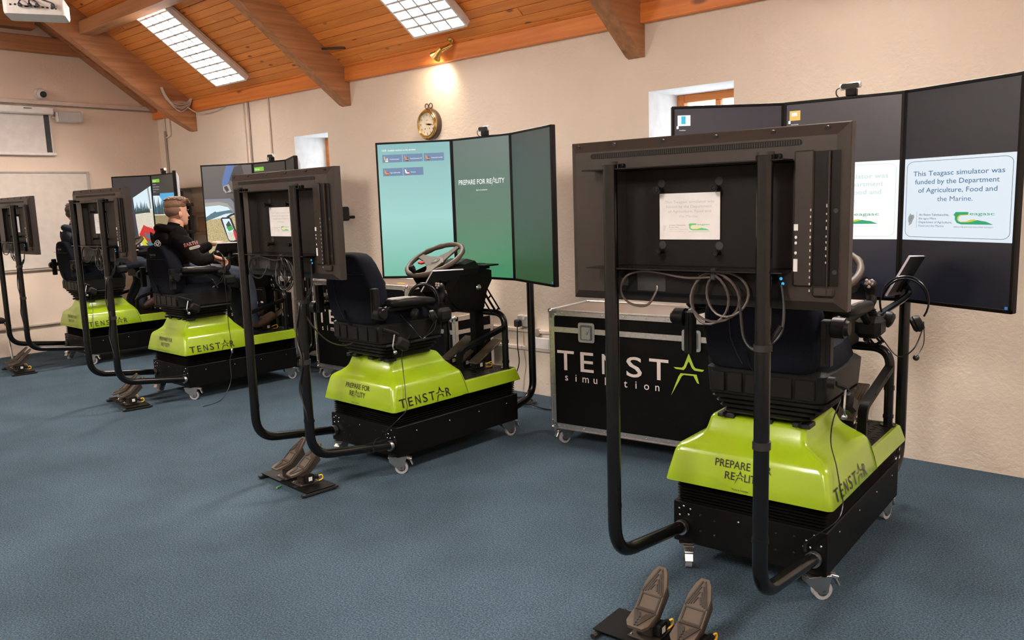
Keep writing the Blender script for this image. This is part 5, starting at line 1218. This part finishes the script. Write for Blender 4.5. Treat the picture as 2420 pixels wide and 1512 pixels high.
# ------------------------------------------------------------------ tablets on arms
TL = {4: 'black tablet seen edge-on against the rightmost monitors', 3: 'black backed tablet with white edge below the empty steering wheel', 2: 'black tablet in front of the hands of the black-hooded driver', 1: 'dark tablet beside the leg of the navy-hooded man'}
for k, (a, t, c) in {3: ((.362, -.27, 1.137), (.611, -.27, 1.126), (.35, -.165, 1.01)), 4: ((.67, -.40, 1.25), (.93, -.40, 1.232), (.665, -.318, 1.085)), 2: ((.330, -.33, 1.262), (.58, -.33, 1.255), (.32, -.235, 1.145)), 1: ((.362, -.29, 1.15), (.611, -.29, 1.14), (.35, -.185, 1.03))}.items():
    a, t, c = Vector(a), Vector(t), Vector(c); u = (t - a).normalized(); w_ = (t - a).length; v = (c - a); v = (v - u * v.dot(u)); hh = v.length; v.normalize(); n = u.cross(v)  # n points away from the driver
    if n.y > 0: n = -n
    ctr = a + u * w_ / 2 + v * hh / 2; base = Vector((ctr.x, ctr.y, .98))
    r = empty('tablet'); place(r, k, base); tag(r, TL[k], 'tablet', 'tablets on arms beside the driver seats')
    A = a - base; b = MB(); b.use(M_DARK)
    q = lambda x, y, z: A + u * x + v * y + n * z
    def slab(b, x0, x1, y0, y1, z0, z1): vs = [q(x, y, z) for z in (z0, z1) for y in (y0, y1) for x in (x0, x1)]; b.add(vs, [(0, 2, 3, 1), (4, 5, 7, 6), (0, 1, 5, 4), (2, 6, 7, 3), (0, 4, 6, 2), (1, 3, 7, 5)])
    slab(b, .001, w_ - .001, .001, hh - .001, .001, .009); b.build('back_shell', M_DARK, r, smooth=False)
    b = MB(); slab(b, 0, w_, -.0005, .0025, -.001, .0075); slab(b, -.0005, .0025, 0, hh, -.001, .0075); slab(b, w_ - .0025, w_ + .0005, 0, hh, -.001, .0075); slab(b, 0, w_, hh - .0025, hh + .0005, -.001, .0075); b.build('silver_edge', mat('lavender_white_edge', (.62, .60, .68, 1), .35), r, smooth=False)
    b = MB(); slab(b, .003, w_ - .003, .003, hh - .003, -.0008, .001); b.build('glass', M_GLASS, r, smooth=False)
    b = MB(); slab(b, w_ * .38, w_ * .68, hh * .45, hh * .50, .009, .022); slab(b, w_ * .42, w_ * .46, hh * .45, hh * .9, .009, .018); slab(b, w_ * .60, w_ * .64, hh * .45, hh * .9, .009, .018); b.build('bracket', M_TUBE, r, smooth=False)
    b = MB(); b.tube(catmull([q(w_ * .52, hh * .7, .02), q(w_ * .5, hh * .9, .05), Vector((.40, -.33, 1.01)) - base + Vector((.0, 0, 0)), Vector((.40, -.32, .94)) - base], 5), .013, 8); b.build('support_arm', M_TUBE, r)
# ------------------------------------------------------------------ headsets
HL = {3: 'black headphones hanging under the tablet of the middle simulator', 4: 'black headphones hanging below the edge-on tablet at the right', 2: 'black headphones hanging beside the right elbow of the black-hooded driver'}
for k, (c, R_) in {3: ((.192, -.375, .985), .085), 4: ((.49, -.43, 1.085), .086), 2: ((.290, -.38, 1.11), .075)}.items():
    base = Vector((c[0], c[1], c[2] - R_ * 1.3)); r = empty('headphones'); place(r, k, base, {3: 0, 4: 0, 2: 0}[k]); tag(r, HL[k], 'headphones', 'headphones hanging on the simulators')
    # band plane faces the rear right
    U = {3: Vector((.66, -.75, 0)), 4: Vector((.30, -.95, 0)), 2: Vector((.35, -.93, 0))}[k].normalized(); C0 = Vector(c) - base
    P = [C0 + U * (R_ * cos(t)) + Vector((0, 0, R_ * 1.15 * sin(t))) for t in [radians(a) for a in range(-35, 216, 12)]]
    b = MB(); b.tube(P, .0075, 8, flat=(.8, .5)); b.tube([p * .9 + C0 * .1 for p in P[3:-3]], .006, 6, flat=(1, .4)); b.build('headband', M_TUBE, r)
    for e, sg in ((P[0], 1), (P[-1], -1)):
        d = (U * sg * .75 + Vector((0, 0, .35))).normalized(); q0 = e - d * .012 + Vector((0, 0, -.018)); 
        b = MB(); b.lathe([(0, -.026), (.026, -.026), (.034, -.016), (.031, -.004), (.026, .006), (0, .008)], q0, d, 18); b.lathe([(.0, -.034), (.020, -.034), (.030, -.028), (.030, -.02), (0, -.02)], q0, d, 18); b.build('ear_cup', M_LEATHER, r)
    q0 = P[0]
    b = MB(); b.tube(catmull([q0 + Vector((0, 0, -.04)), q0 + Vector((-.05, .02, -.12)), q0 - U * R_ + Vector((0, 0, -.16)), P[-1] + Vector((0.0, 0, -.10)), P[-1] + Vector((-.05, .05, -.02))], 6), .0025, 6); b.build('lead', M_CABLE, r)
    b = MB(); b.tube(catmull([q0 + Vector((0, 0, -.02)), q0 + Vector((-.03, -.01, -.10)), q0 + Vector((-.10, -.0, -.14))], 6), .002, 6); b.ell(q0 + Vector((-.10, -.0, -.145)), (.014, .012, .012), 10, 8); b.build('microphone', M_CABLE, r)
# ------------------------------------------------------------------ cable hanks under the rear TVs
CL = {4: 'bronze grey cable looped in rings under the nearest television back', 3: 'black cable hank hanging under the middle television back', 2: 'black cable hank under the television back between the seated people', 1: 'black cable hank under the leftmost television back'}
for k in SIM:
    r = empty('cable_hank'); place(r, k, (-.505, -.10, 1.284)); tag(r, CL[k], 'cable', 'cable hanks under the televisions')
    mm = M_CABLEB if k in (4,) else M_CABLE; ro = random.Random(k)
    loops = ((.0, -.085, .082, .078), (.02, -.09, .062, .082), (-.035, -.075, .070, .070)) if k == 4 else ((.03, -.08, .045, .085), (.01, -.09, .06, .09), (-.02, -.10, .05, .08), (.0, -.07, .07, .07), (.04, -.11, .03, .10))
    b = MB()
    for i, (cy, cz, ry, rz) in enumerate(loops):
        P = [(.004 * i - .002 + .01 * sin(a * 2 + i), cy + ry * cos(a), cz + rz * sin(a)) for a in [2 * pi * j / 22 for j in range(22)]]; b.tube(P, .0042, 6, closed=True)
    b.build('loop', mm, r); b = MB(); b.box(-.012, .012, -.008, .012, -.03, .008, .004); b.build('tie', M_DARK, r)
    b = MB(); b.tube(catmull([(0, .0, -.02), (0, .10, -.026), (0, .20, -.012), (0, .27, -.01), (-.0, .325, -.03), (0, .345, -.08), (0, .31, -.12), (.01, .25, -.125), (.03, .225, -.08), (.035, .225, -.06)], 6), .0042, 6); b.build('side_run', mm, r)
    b = MB(); b.tube(catmull([(0, -.03, -.02), (0, -.075, -.05), (0, -.085, -.12), (-.01, -.10, -.20), (-.02, -.13, -.235), (-.02, -.165, -.235), (0, -.20, -.205), (.01, -.215, -.17), (.02, -.215, -.10), (.025, -.205, -.04)], 6), .0048, 6); b.build('drop_run', M_CABLE, r)
    if k != 4:
        for dx in (0, .011):
            b = MB(); b.tube(catmull([(dx, -.05, -.05), (-.01 + dx, -.12, -.16), (-.045 + dx, -.185, -.24), (-.052 + dx, -.150 - dx, -.40), (-.052 + dx, -.185, -.53), (-.050, -.150 + dx, -.68), (-.045 + dx, -.185, -.82), (-.0, -.155 + dx, -.98), (.10, -.155 + dx, -1.045), (.30, -.16 + dx, -1.065), (.50, -.15 + dx, -1.075)], 5), .0045, 6); b.build('pole_run', M_CABLE, r)
    b = MB(); b.cyl((-.005, -.185, -.215), (.01, -.212, -.165), .0085, n=10); b.build('connector', M_PLAST, r)
# thin lead over each hood
LL = {4: 'thin black lead trailing over the nearest lime hood to a plug', 3: 'thin black lead trailing over the middle lime hood to the frame', 2: 'thin black lead hanging from the headphones over the third lime hood', 1: 'thin black lead over the farthest lime hood'}
for k in SIM:
    if k == 2: P = [(.33, -.40, 1.02), (.33, -.41, .80), (.35, -.37, .60), (.37, -.35, .46), (.37, -.352, .36), (.33, -.38, .28), (.30, -.42, .12), (.15, -.52, .01), (-.05, -.60, .006)]
    else: P = [(.12, -.33, .80), (.08, -.30, .70), (.09, -.288, .60), (.075, -.314, .52), (.06, -.335, .44), (.055, -.347, .385), (-.01, -.345, .34), (-.035, -.27, .27), (-.022, -.24, .235)] + ([(-.1, -.25, .23), (-.15, -.29, .21)] if k == 3 else [])
    r = empty('hood_lead'); place(r, k, (P[0][0], P[0][1], .38)); tag(r, LL[k], 'cable', 'thin leads over the hoods')
    P = [(a - P[0][0], c - P[0][1], d - .38) for a, c, d in P]
    b = MB(); b.tube(catmull(P, 6), .0024, 6); b.build('lead', M_CABLE, r)
    if k == 2: b = MB(); b.ell((.04, .046, -.02), (.012, .010, .024), 12, 8); b.build('inline_control', M_CHROME, r)
    else: b = MB(); b.cyl(P[-1], (P[-1][0] - .004, P[-1][1], P[-1][2] - .03), .008, n=10); b.build('plug', M_LEATHER, r)
# cables along the right-hand rear poles
for k, lb in ((3, 'grey cable sagging from the middle television pole towards the blue seat'), ):
    r = empty('sagging_cable'); place(r, k, (-.55, -.285, 1.05)); tag(r, lb, 'cable')
    b = MB(); b.tube(catmull([(.0, .0, .0), (.10, .05, -.13), (.25, .14, -.24), (.42, .24, -.30), (.50, .26, -.30)], 6), .004, 6); b.build('cable', M_CABLEB, r)

# ------------------------------------------------------------------ floor pedal boards
def pedal_board():
    r = empty('pedal_board')
    b = MB(); b.box(-.088, .092, -.250, .250, .026, .030, .001); b.build('plate', M_STEEL, r)
    for sy in (-1, 1):
        b = MB(); b.tube([(-.11, sy * .235, .014), (-.08, sy * .235, .013), (.09, sy * .235, .013), (.11, sy * .235, .016)], [.010, .0125, .0125, .010], 8); b.build('runner', M_DARK, r)
    for y0 in (.075, -.088):
        p = sub('floor_pedal', r, (-.005, y0, .030))
        b = MB(); b.box(-.055, .06, -.055, .05, 0, .005, .001); b.build('mount_plate', M_RUBBERD, p)
        b = MB()
        for x, y in ((-.045, -.045), (-.045, .04), (.05, -.045), (.05, .04)): b.ell((x, y, .006), (.006, .006, .004), 8, 5)
        stuff(b.build('screw', M_CHROME, p))
        b = MB(); b.box(-.03, .025, -.03, .03, .005, .055, .004); b.build('hinge_block', M_RUBBERD, p)
        b = MB(); b.loft([[(x, -.058 + .0, z) for x, z in rrect2(-.022, .030, .008, .054, .010)], [(x, -.030, z) for x, z in rrect2(-.022, .030, .008, .054, .010)]]); b.cyl((.03, -.045, .034), (.055, -.045, .030), .012, n=12); b.build('sensor', M_PLAST, p)
        b = MB(); b.box(-.008, .014, -.0592, -.0582, .020, .042); b.build('sensor_label', M_PAPER, p)
        b = MB(); b.tube(catmull([(.052, -.045, .032), (.078, -.052, .034), (.082, -.05, .012), (.060, -.045, .004)], 7), .0034, 7); b.build('sensor_cable', M_YEL, p)
        # tread: heel part flatter, toe part steep, chevron ribs
        A = Matrix.Translation((-.092, 0, .060)) @ Matrix.Rotation(radians(-17), 4, 'Y'); l1 = .085
        J = A @ Vector((l1, 0, 0)); B_ = Matrix.Translation(J) @ Matrix.Rotation(radians(-43), 4, 'Y'); l2 = .165
        b = MB()
        lo = [(-.0, -.028), (-.0, .028), (.02, .042), (l1, .044), (l1, -.044), (.02, -.042)]; up = [(0, -.044), (0, .044), (.10, .041), (.145, .027), (l2, .014), (l2, -.014), (.145, -.027), (.10, -.041)]
        for Mx, P in ((A, lo), (B_, up)):
            n = len(P); vs = [Mx @ Vector((x, y, .006)) for x, y in P] + [Mx @ Vector((x, y, -.006)) for x, y in P]
            b.add(vs, [tuple(range(n))[::-1], tuple(range(n, 2 * n))] + [(k, n + k, n + (k + 1) % n, (k + 1) % n) for k in range(n)])
        b.build('tread_plate', M_RUBBER, p, smooth=False)
        b = MB()
        def rib(Mx, a, c, w=.0028):
            a, c = Vector((a[0], a[1], 0)), Vector((c[0], c[1], 0)); d = (c - a).normalized(); s_ = Vector((-d.y, d.x, 0)) * w
            vs = [Mx @ (q_ + s_ * sg + Vector((0, 0, zz))) for zz in (.0055, .0095) for q_ in (a, c) for sg in (-1, 1)]
            b.add(vs, [(0, 1, 3, 2), (4, 6, 7, 5), (0, 4, 5, 1), (2, 3, 7, 6), (0, 2, 6, 4), (1, 5, 7, 3)])
        for j in range(5):
            o = .010 * j; 
            for sg in (-1, 1):
                rib(B_, (.062 + .004 * j, sg * (.039 - .0085 * j)), (.155 - .019 * j, sg * .004)) if j < 4 else None
                rib(A, (l1 - .006 - .004 * j, sg * (.039 - .0085 * j)), (.008 + .013 * j, sg * .004)) if j < 4 else None
        for sg in (-1, 1): rib(B_, (.008, sg * .034), (.055, sg * .034))
        rib(B_, (.006, -.036), (.006, .036)); rib(B_, (.057, -.036), (.057, .036)); rib(A, (l1 - .004, -.036), (l1 - .004, .036))
        b.build('chevron_rib', M_RUBBERD, p, smooth=False)
        b = MB()
        for sy in (-1, 1):
            pts = [A @ Vector((.03, 0, -.006)), J + Vector((0, 0, -.004)), B_ @ Vector((.11, 0, -.006)), B_ @ Vector((.09, 0, -.045)), J + Vector((.04, 0, -.02)), Vector((.0, 0, .045)), Vector((-.04, 0, .05))]
            b.prism([(q_.x, q_.z) for q_ in pts], (0, sy * .034, 0), (1, 0, 0), (0, 0, 1), (0, sy, 0), .003)
        b.build('pedal_arm', M_RUBBERD, p, smooth=False)
    return r
pb = pedal_board()
PBL = {4: 'pair of black floor pedals with brown chevron treads at the bottom right of the frame', 3: 'pair of black floor pedals on a plate behind the middle simulator', 2: 'pair of floor pedals on a plate between the second and middle television poles', 1: 'pair of floor pedals on a plate at the far left'}
for k, (o_, yw) in {4: ((-.588, .026, 0), 0.0), 3: ((-.425, .055, 0), radians(-3)), 2: ((-.36, .01, 0), radians(-8)), 1: ((-.565, -.02, 0), radians(-6))}.items():
    q_ = pb if k == 4 else copy_tree(pb); place(q_, k, o_, yw); tag(q_, PBL[k], 'pedals', 'floor pedal boards behind the simulators')

# ================================================================== PEOPLE
def skin_mesh(nodes, edges, root, sub=2):
    """nodes: name -> ((x,y,z), r or (rx,ry)); returns verts, faces of the evaluated skin surface"""
    names = list(nodes); me = bpy.data.meshes.new('sk'); me.from_pydata([nodes[n][0] for n in names], [(names.index(a), names.index(c)) for a, c in edges], [])
    o = bpy.data.objects.new('sk', me); COL.objects.link(o); m = o.modifiers.new('s', 'SKIN'); m.use_smooth_shade = True
    sv = me.skin_vertices[0].data
    for i, n in enumerate(names):
        r = nodes[n][1]; r = r if isinstance(r, tuple) else (r, r); sv[i].radius = r; sv[i].use_root = (n == root)
    s = o.modifiers.new('u', 'SUBSURF'); s.levels = sub; s.render_levels = sub
    dg = bpy.context.evaluated_depsgraph_get(); dg.update(); ev = bpy.data.meshes.new_from_object(o.evaluated_get(dg))
    vs = [tuple(v.co) for v in ev.vertices]; fs = [tuple(p.vertices) for p in ev.polygons]
    bpy.data.meshes.remove(ev); bpy.data.objects.remove(o); return vs, fs
def fingers(b, wrist, d, n, side, curl=1.0, L=.085):
    """palm and five fingers: d = direction of the hand, n = palm normal (towards what it holds), side = towards the thumb"""
    wrist, d, n, side = Vector(wrist), Vector(d).normalized(), Vector(n).normalized(), Vector(side).normalized()
    R = []
    for t, w, h in ((-.01, .024, .018), (.02, .032, .016), (.055, .040, .014), (.085, .038, .012)):
        c = wrist + d * t; R.append([c + side * (w * x) - n * (h * y) for x, y in ((-1, -.6), (-1, .6), (-.7, 1), (.7, 1), (1, .6), (1, -.6), (.7, -1), (-.7, -1))])
    b.loft(R)
    for i, (o, l) in enumerate(((.030, .068), (.010, .076), (-.010, .072), (-.029, .056))):
        p = wrist + d * .078 + side * o; dd = d.copy(); P = [p]
        for sgm, a in ((.45, 35), (.32, 50), (.25, 45)):
            ax = d.cross(n); dd = (Matrix.Rotation(radians(a * curl) , 3, ax) @ dd); P.append(P[-1] + dd * l * sgm)
        b.tube(catmull(P, 3), [.0092] * 4 + [.0085] * 3 + [.007] * 3, 8)
    p = wrist + d * .025 + side * .030; b.tube(catmull([p - side * .012, p + side * .018 + d * .02 + n * .008, p + side * .014 + d * .045 + n * .028, p + d * .058 + n * .040], 3), [.013] * 4 + [.011] * 3 + [.009] * 3, 8)
def person(k, label, topm, hairm, dz=0.0, lean=0.0, knee=(.62, .17), kz=.975, foot=.70, headoff=(0, 0, 0), male2=False):
    base = Vector((.15, -.04, .93)); r = None
    cy = -.045
    H = Vector((.170, -.035, 1.385)) + Vector(headoff)      # chin point
    N = {}
    N['pelvis'] = ((.14, cy, 1.01), (.165, .125)); N['waist'] = ((.10, cy, 1.11), (.155, .115)); N['chest'] = ((.085, cy, 1.24), (.185, .125)); N['upper'] = ((.095, cy, 1.325), (.150, .095)); N['collar'] = ((H.x - .045, cy + .004, 1.385), .075); N['neck'] = ((H.x - .030, H.y, H.z + .03), .064); N['skullbase'] = ((H.x - .012, H.y, H.z + .10), .070)
    for s, sy in (('R', -1), ('L', 1)):
        N['sh' + s] = ((.085, cy + sy * .175, 1.315), .078)
        N['hip' + s] = ((.19, cy + sy * .095, 1.00), .105); N['mid' + s] = ((.40, cy + sy * (.095 + knee[1]) / 2, 1.00), .088)
        N['kn' + s] = ((knee[0], cy + sy * knee[1], kz), .072); N['ca' + s] = ((knee[0] + .05, cy + sy * (knee[1] * .85), .80), .062); N['an' + s] = ((foot, cy + sy * .13, .575), .046)
        N['he' + s] = ((foot + .01, cy + sy * .13, .515), .048); N['ba' + s] = ((foot + .12, cy + sy * .135, .555), .045); N['to' + s] = ((foot + .20, cy + sy * .14, .600), .036)
    N['elR'] = ((.165, -.305, 1.125), .062); N['faR'] = ((.245, -.315, 1.135), .055); N['wrR'] = ((.300, -.322, 1.150), .040)
    N['elL'] = ((.30, .165, 1.15), .060); N['faL'] = ((.42, .150, 1.19), .052); N['wrL'] = ((.53, .125, 1.235), .038)
    E_ = [('pelvis', 'waist'), ('waist', 'chest'), ('chest', 'upper'), ('upper', 'collar'), ('collar', 'neck'), ('neck', 'skullbase')]
    for s in 'RL': E_ += [('upper', 'sh' + s), ('sh' + s, 'el' + s), ('el' + s, 'fa' + s), ('fa' + s, 'wr' + s), ('pelvis', 'hip' + s), ('hip' + s, 'mid' + s), ('mid' + s, 'kn' + s), ('kn' + s, 'ca' + s), ('ca' + s, 'an' + s), ('an' + s, 'he' + s), ('he' + s, 'ba' + s), ('ba' + s, 'to' + s)]
    vs, fs = skin_mesh(N, E_, 'pelvis')
    b = MB(); b.T = Matrix.Translation(-base)
    LAB = {}
    for n in N:
        if n in ('neck', 'skullbase'): LAB[n] = M_SKIN2 if male2 else M_SKIN
        elif n[:2] in ('hi', 'mi', 'kn', 'ca') and n[:3] != 'chi': LAB[n] = M_JEAN
        elif n[:2] == 'an': LAB[n] = M_JEAN
        elif n[:2] in ('he', 'ba', 'to'): LAB[n] = M_BOOT
        else: LAB[n] = topm
    LAB['pelvis'] = topm
    nl = [(Vector(N[n][0]), LAB[n], (N[n][1][0] if isinstance(N[n][1], tuple) else N[n][1])) for n in N]
    byM = {}
    for f in fs:
        c = sum((Vector(vs[i]) for i in f), Vector()) / len(f); m = min(nl, key=lambda q: (q[0] - c).length - q[2] * .6)[1]; byM.setdefault(m.name, (m, []))[1].append(f)
    b.add(vs, [])
    off = 0
    for nm, (m, ff) in byM.items():
        b.use(m)
        for f in ff: b.f.append(tuple(f)); b.m.append(b.cur)
    # head, joined to the neck
    HS = Matrix.Translation(H + Vector((0, 0, .030))) @ Matrix.Diagonal((.95, .97, .89, 1)) @ Matrix.Translation(-H); b.T = Matrix.Translation(-base) @ HS
    b.use(M_SKIN2 if male2 else M_SKIN)
    prof = [(-.004, .030, .075, .022), (.004, .0, .088, .036), (.022, -.025, .094, .047), (.045, -.045, .094, .057), (.062, -.060, .097, .062), (.085, -.075, .096, .067), (.110, -.086, .091, .072), (.135, -.092, .090, .075), (.165, -.093, .089, .076), (.195, -.085, .080, .071), (.225, -.066, .060, .056), (.243, -.035, .032, .032), (.248, -.015, .012, .012)]
    R = []
    for z, xb, xf, w in prof:
        R.append([(H.x - .015 + (xb + xf) / 2 + (xf - xb) / 2 * cos(t), H.y + w * sin(t) * (1 if cos(t) < .3 else .94), H.z + z) for t in [2 * pi * j / 22 for j in range(22)]])
    b.loft(R)
    hx = H.x - .015
    b.loft([[(hx + .088, H.y - .008, H.z + .120), (hx + .088, H.y + .008, H.z + .120), (hx + .094, H.y + .004, H.z + .120), (hx + .094, H.y - .004, H.z + .120)], [(hx + .090, H.y - .014, H.z + .085), (hx + .090, H.y + .014, H.z + .085), (hx + .115, H.y + .008, H.z + .083), (hx + .115, H.y - .008, H.z + .083)], [(hx + .092, H.y - .012, H.z + .074), (hx + .092, H.y + .012, H.z + .074), (hx + .108, H.y + .006, H.z + .074), (hx + .108, H.y - .006, H.z + .074)]])
    b.use(M_SKIN2)
    b.ell((hx + .094, H.y, H.z + .048), (.009, .022, .008), 12, 6)
    for sy in (-1, 1):
        Mx = Matrix.Rotation(radians(sy * -18), 4, 'Z') @ Matrix.Rotation(radians(-10), 4, 'Y')
        b.ell((hx - .002, H.y + sy * .076, H.z + .098), (.019, .007, .030), 14, 8, M=Mx.to_3x3()); b.use(M_SKIN); b.ell((hx + .004, H.y + sy * .080, H.z + .094), (.010, .005, .018), 10, 6, M=Mx.to_3x3()); b.use(M_SKIN2)
    b.use(M_SKIN); b.T = Matrix.Translation(-base)
    fingers(b, N['wrR'][0] if False else (.300, -.322, 1.150), (.75, .0, -.25), (.3, .1, -.95), (-.2, .95, .1), .9)
    fingers(b, (.53, .125, 1.235), (.9, -.25, .12), (.1, .2, -.97), (.2, -.96, -.1), 1.0)
    o = b.build('person', None, None, ang=80); place(o, k, base); tag(o, label, 'person')
    def child(nm, mb, m, ang=80): mb_ = mb.build(nm, m, o, ang=ang); return mb_
    rg = random.Random(k)
    hc = Vector((hx, H.y, H.z)) - base
    HT = Matrix.Translation(-base) @ HS @ Matrix.Translation(base)
    b = MB(); b.T = HT; b.ell(hc + Vector((-.019, 0, .140)), (.083, .0785, .078 if not male2 else .062), 24, 14); child('cropped_sides', b, M_FADE if not male2 else hairm)
    b = MB(); b.T = HT; b.ell(hc + Vector((-.010, 0, .186)), (.096, .0805, .072), 28, 14); b.ell(hc + Vector((.026, 0, .218)), (.082, .072, .046), 24, 12)
    for i in range(260):
        a = rg.uniform(-pi, pi); q0 = Vector((.085 * cos(a) * rg.uniform(.3, 1), .070 * sin(a) * rg.uniform(.3, 1), 0)); zz = .200 + .062 * sqrt(max(0, 1 - (q0.x / .1) ** 2 - (q0.y / .08) ** 2))
        d = Vector((.5, rg.uniform(-.3, .3), rg.uniform(-.1, .25))).normalized(); c_ = hc + q0 + Vector((0, 0, zz - .004))
        b.tube([c_ - d * .022, c_ + Vector((0, 0, .007)), c_ + d * .026 + Vector((0, 0, .001))], [.002, .0045, .001], 5)
    for i in range(40):
        y = rg.uniform(-.065, .065); c_ = hc + Vector((.086, y, .222 + rg.uniform(-.01, .012))); b.tube([c_ + Vector((-.03, 0, .012)), c_ + Vector((.004, 0, .006)), c_ + Vector((.016, rg.uniform(-.01, .01), -.022))], [.003, .006, .0015], 5)
    child('hair', b, hairm)
    b = MB(); b.T = HT
    for sy in (-1, 1): b.ell(hc + Vector((.077, sy * .032, .118)), (.008, .012, .006), 10, 6)
    child('eye', b, M_PAPER); b = MB(); b.T = HT
    for sy in (-1, 1): b.ell(hc + Vector((.083, sy * .032, .118)), (.004, .005, .005), 8, 6); b.tube([hc + Vector((.092, sy * .016, .135)), hc + Vector((.092, sy * .030, .140)), hc + Vector((.086, sy * .046, .135))], .003, 6)
    child('brow', b, hairm)
    # hood lying on the shoulders
    b = MB(); z0 = 1.385 - base.z; c_ = Vector((.105, cy + .0, z0 - .012)) - Vector((base.x, base.y, 0))
    P = [c_ + Vector((.085 * cos(t) + (-.02), .105 * sin(t), .012 - .028 * cos(t) - .012)) for t in [2 * pi * j / 22 for j in range(22)]]
    b.tube(P, [.024 + .012 * max(0, -cos(2 * pi * j / 22)) for j in range(22)], 10, closed=True)
    b.ell(c_ + Vector((-.098, 0, -.075)), (.046, .125, .085), 20, 12); child('hood', b, topm)
    return o, base
P2, b2 = person(2, 'young man with short brown hair in a black hoodie and jeans, hands on the controls', M_HOOD, M_HAIR, knee=(.63, .155), foot=.70)
P1, b1 = person(1, 'man in a navy hoodie and jeans, half hidden by the second television back', M_HOODN, M_HAIRD, knee=(.70, .14), kz=1.01, foot=.62, headoff=(-.03, .015, .0), male2=True)
# prints on the black hoodie
b = MB(); U = Vector((.88, -.36, .22)).normalized(); V = Vector((-.10, -.30, .95)); V = (V - U * V.dot(U)).normalized(); n_ = U.cross(V); O = Vector((.045, -.345, 1.245)) - b2
b.use(M_PAPER); b.text('EARTH', O - n_ * .000, U, V, .030, 'L', wid=.105); b.use(M_REDPR); b.text('EARTH', O + n_ * .0008, U, V, .026, 'L', wid=.10)
q_ = O - V * .030 + U * .030; b.use(M_PAPER); b.add([q_ + U * x + V * y for x, y in rrect2(0, .085, -.006, .018, .011)], [tuple(range(20))]); b.use(M_REDPR); b.text('Castrol', q_ + n_ * .0008 + U * .024 + V * .001, U, V, .011, 'L', wid=.055)
b.use(M_LETGR); b.add([q_ + n_ * .0008 + U * (.013 + .008 * cos(t)) + V * (.006 + .008 * sin(t)) for t in [2 * pi * j / 12 for j in range(12)]], [tuple(range(12))])
b.build('sleeve_print', None, P2, smooth=False)
b = MB(); c_ = Vector((-.062, -.115, 1.275)) - b2
for j in range(3): b.torus(c_ + Vector((0, .018 * (j - 1), .012 * (j % 2))), (.8, .6, -.2), .018, .0022, 18, 5)
b.build('back_print', M_PAPER, P2)

# ------------------------------------------------------------------ small loose things
b = MB(); b.box(0, .13, 0, .10, 0, .13, .012, M=Matrix.Rotation(radians(-20), 4, 'Z')); o = b.build('wall_speaker', M_LEATHER); o.location = (-6.285, 4.60, 1.39)
tag(o, 'black box speaker peeking out right of the middle television back, on the back wall', 'speaker')
b = MB(); b.cyl((-6.26, 4.66, 1.42), (-6.26, WY, 1.42), .015); w = b.build('bracket', M_TUBE); w.location = (-Vector(o.location)); w.parent = o
b = MB(); b.cyl((0, 0, .006), (.022, .006, .006), .006, n=8); b.cyl((.022, .006, .006), (.032, .009, .006), .004, n=8); o = b.build('plug_connector', mat('green_plug', (.10, .30, .12, 1), .4)); place(o, 3, (-.545, .075, 0)); tag(o, 'tiny green plug on the carpet beside the middle pedal plate', 'plug')
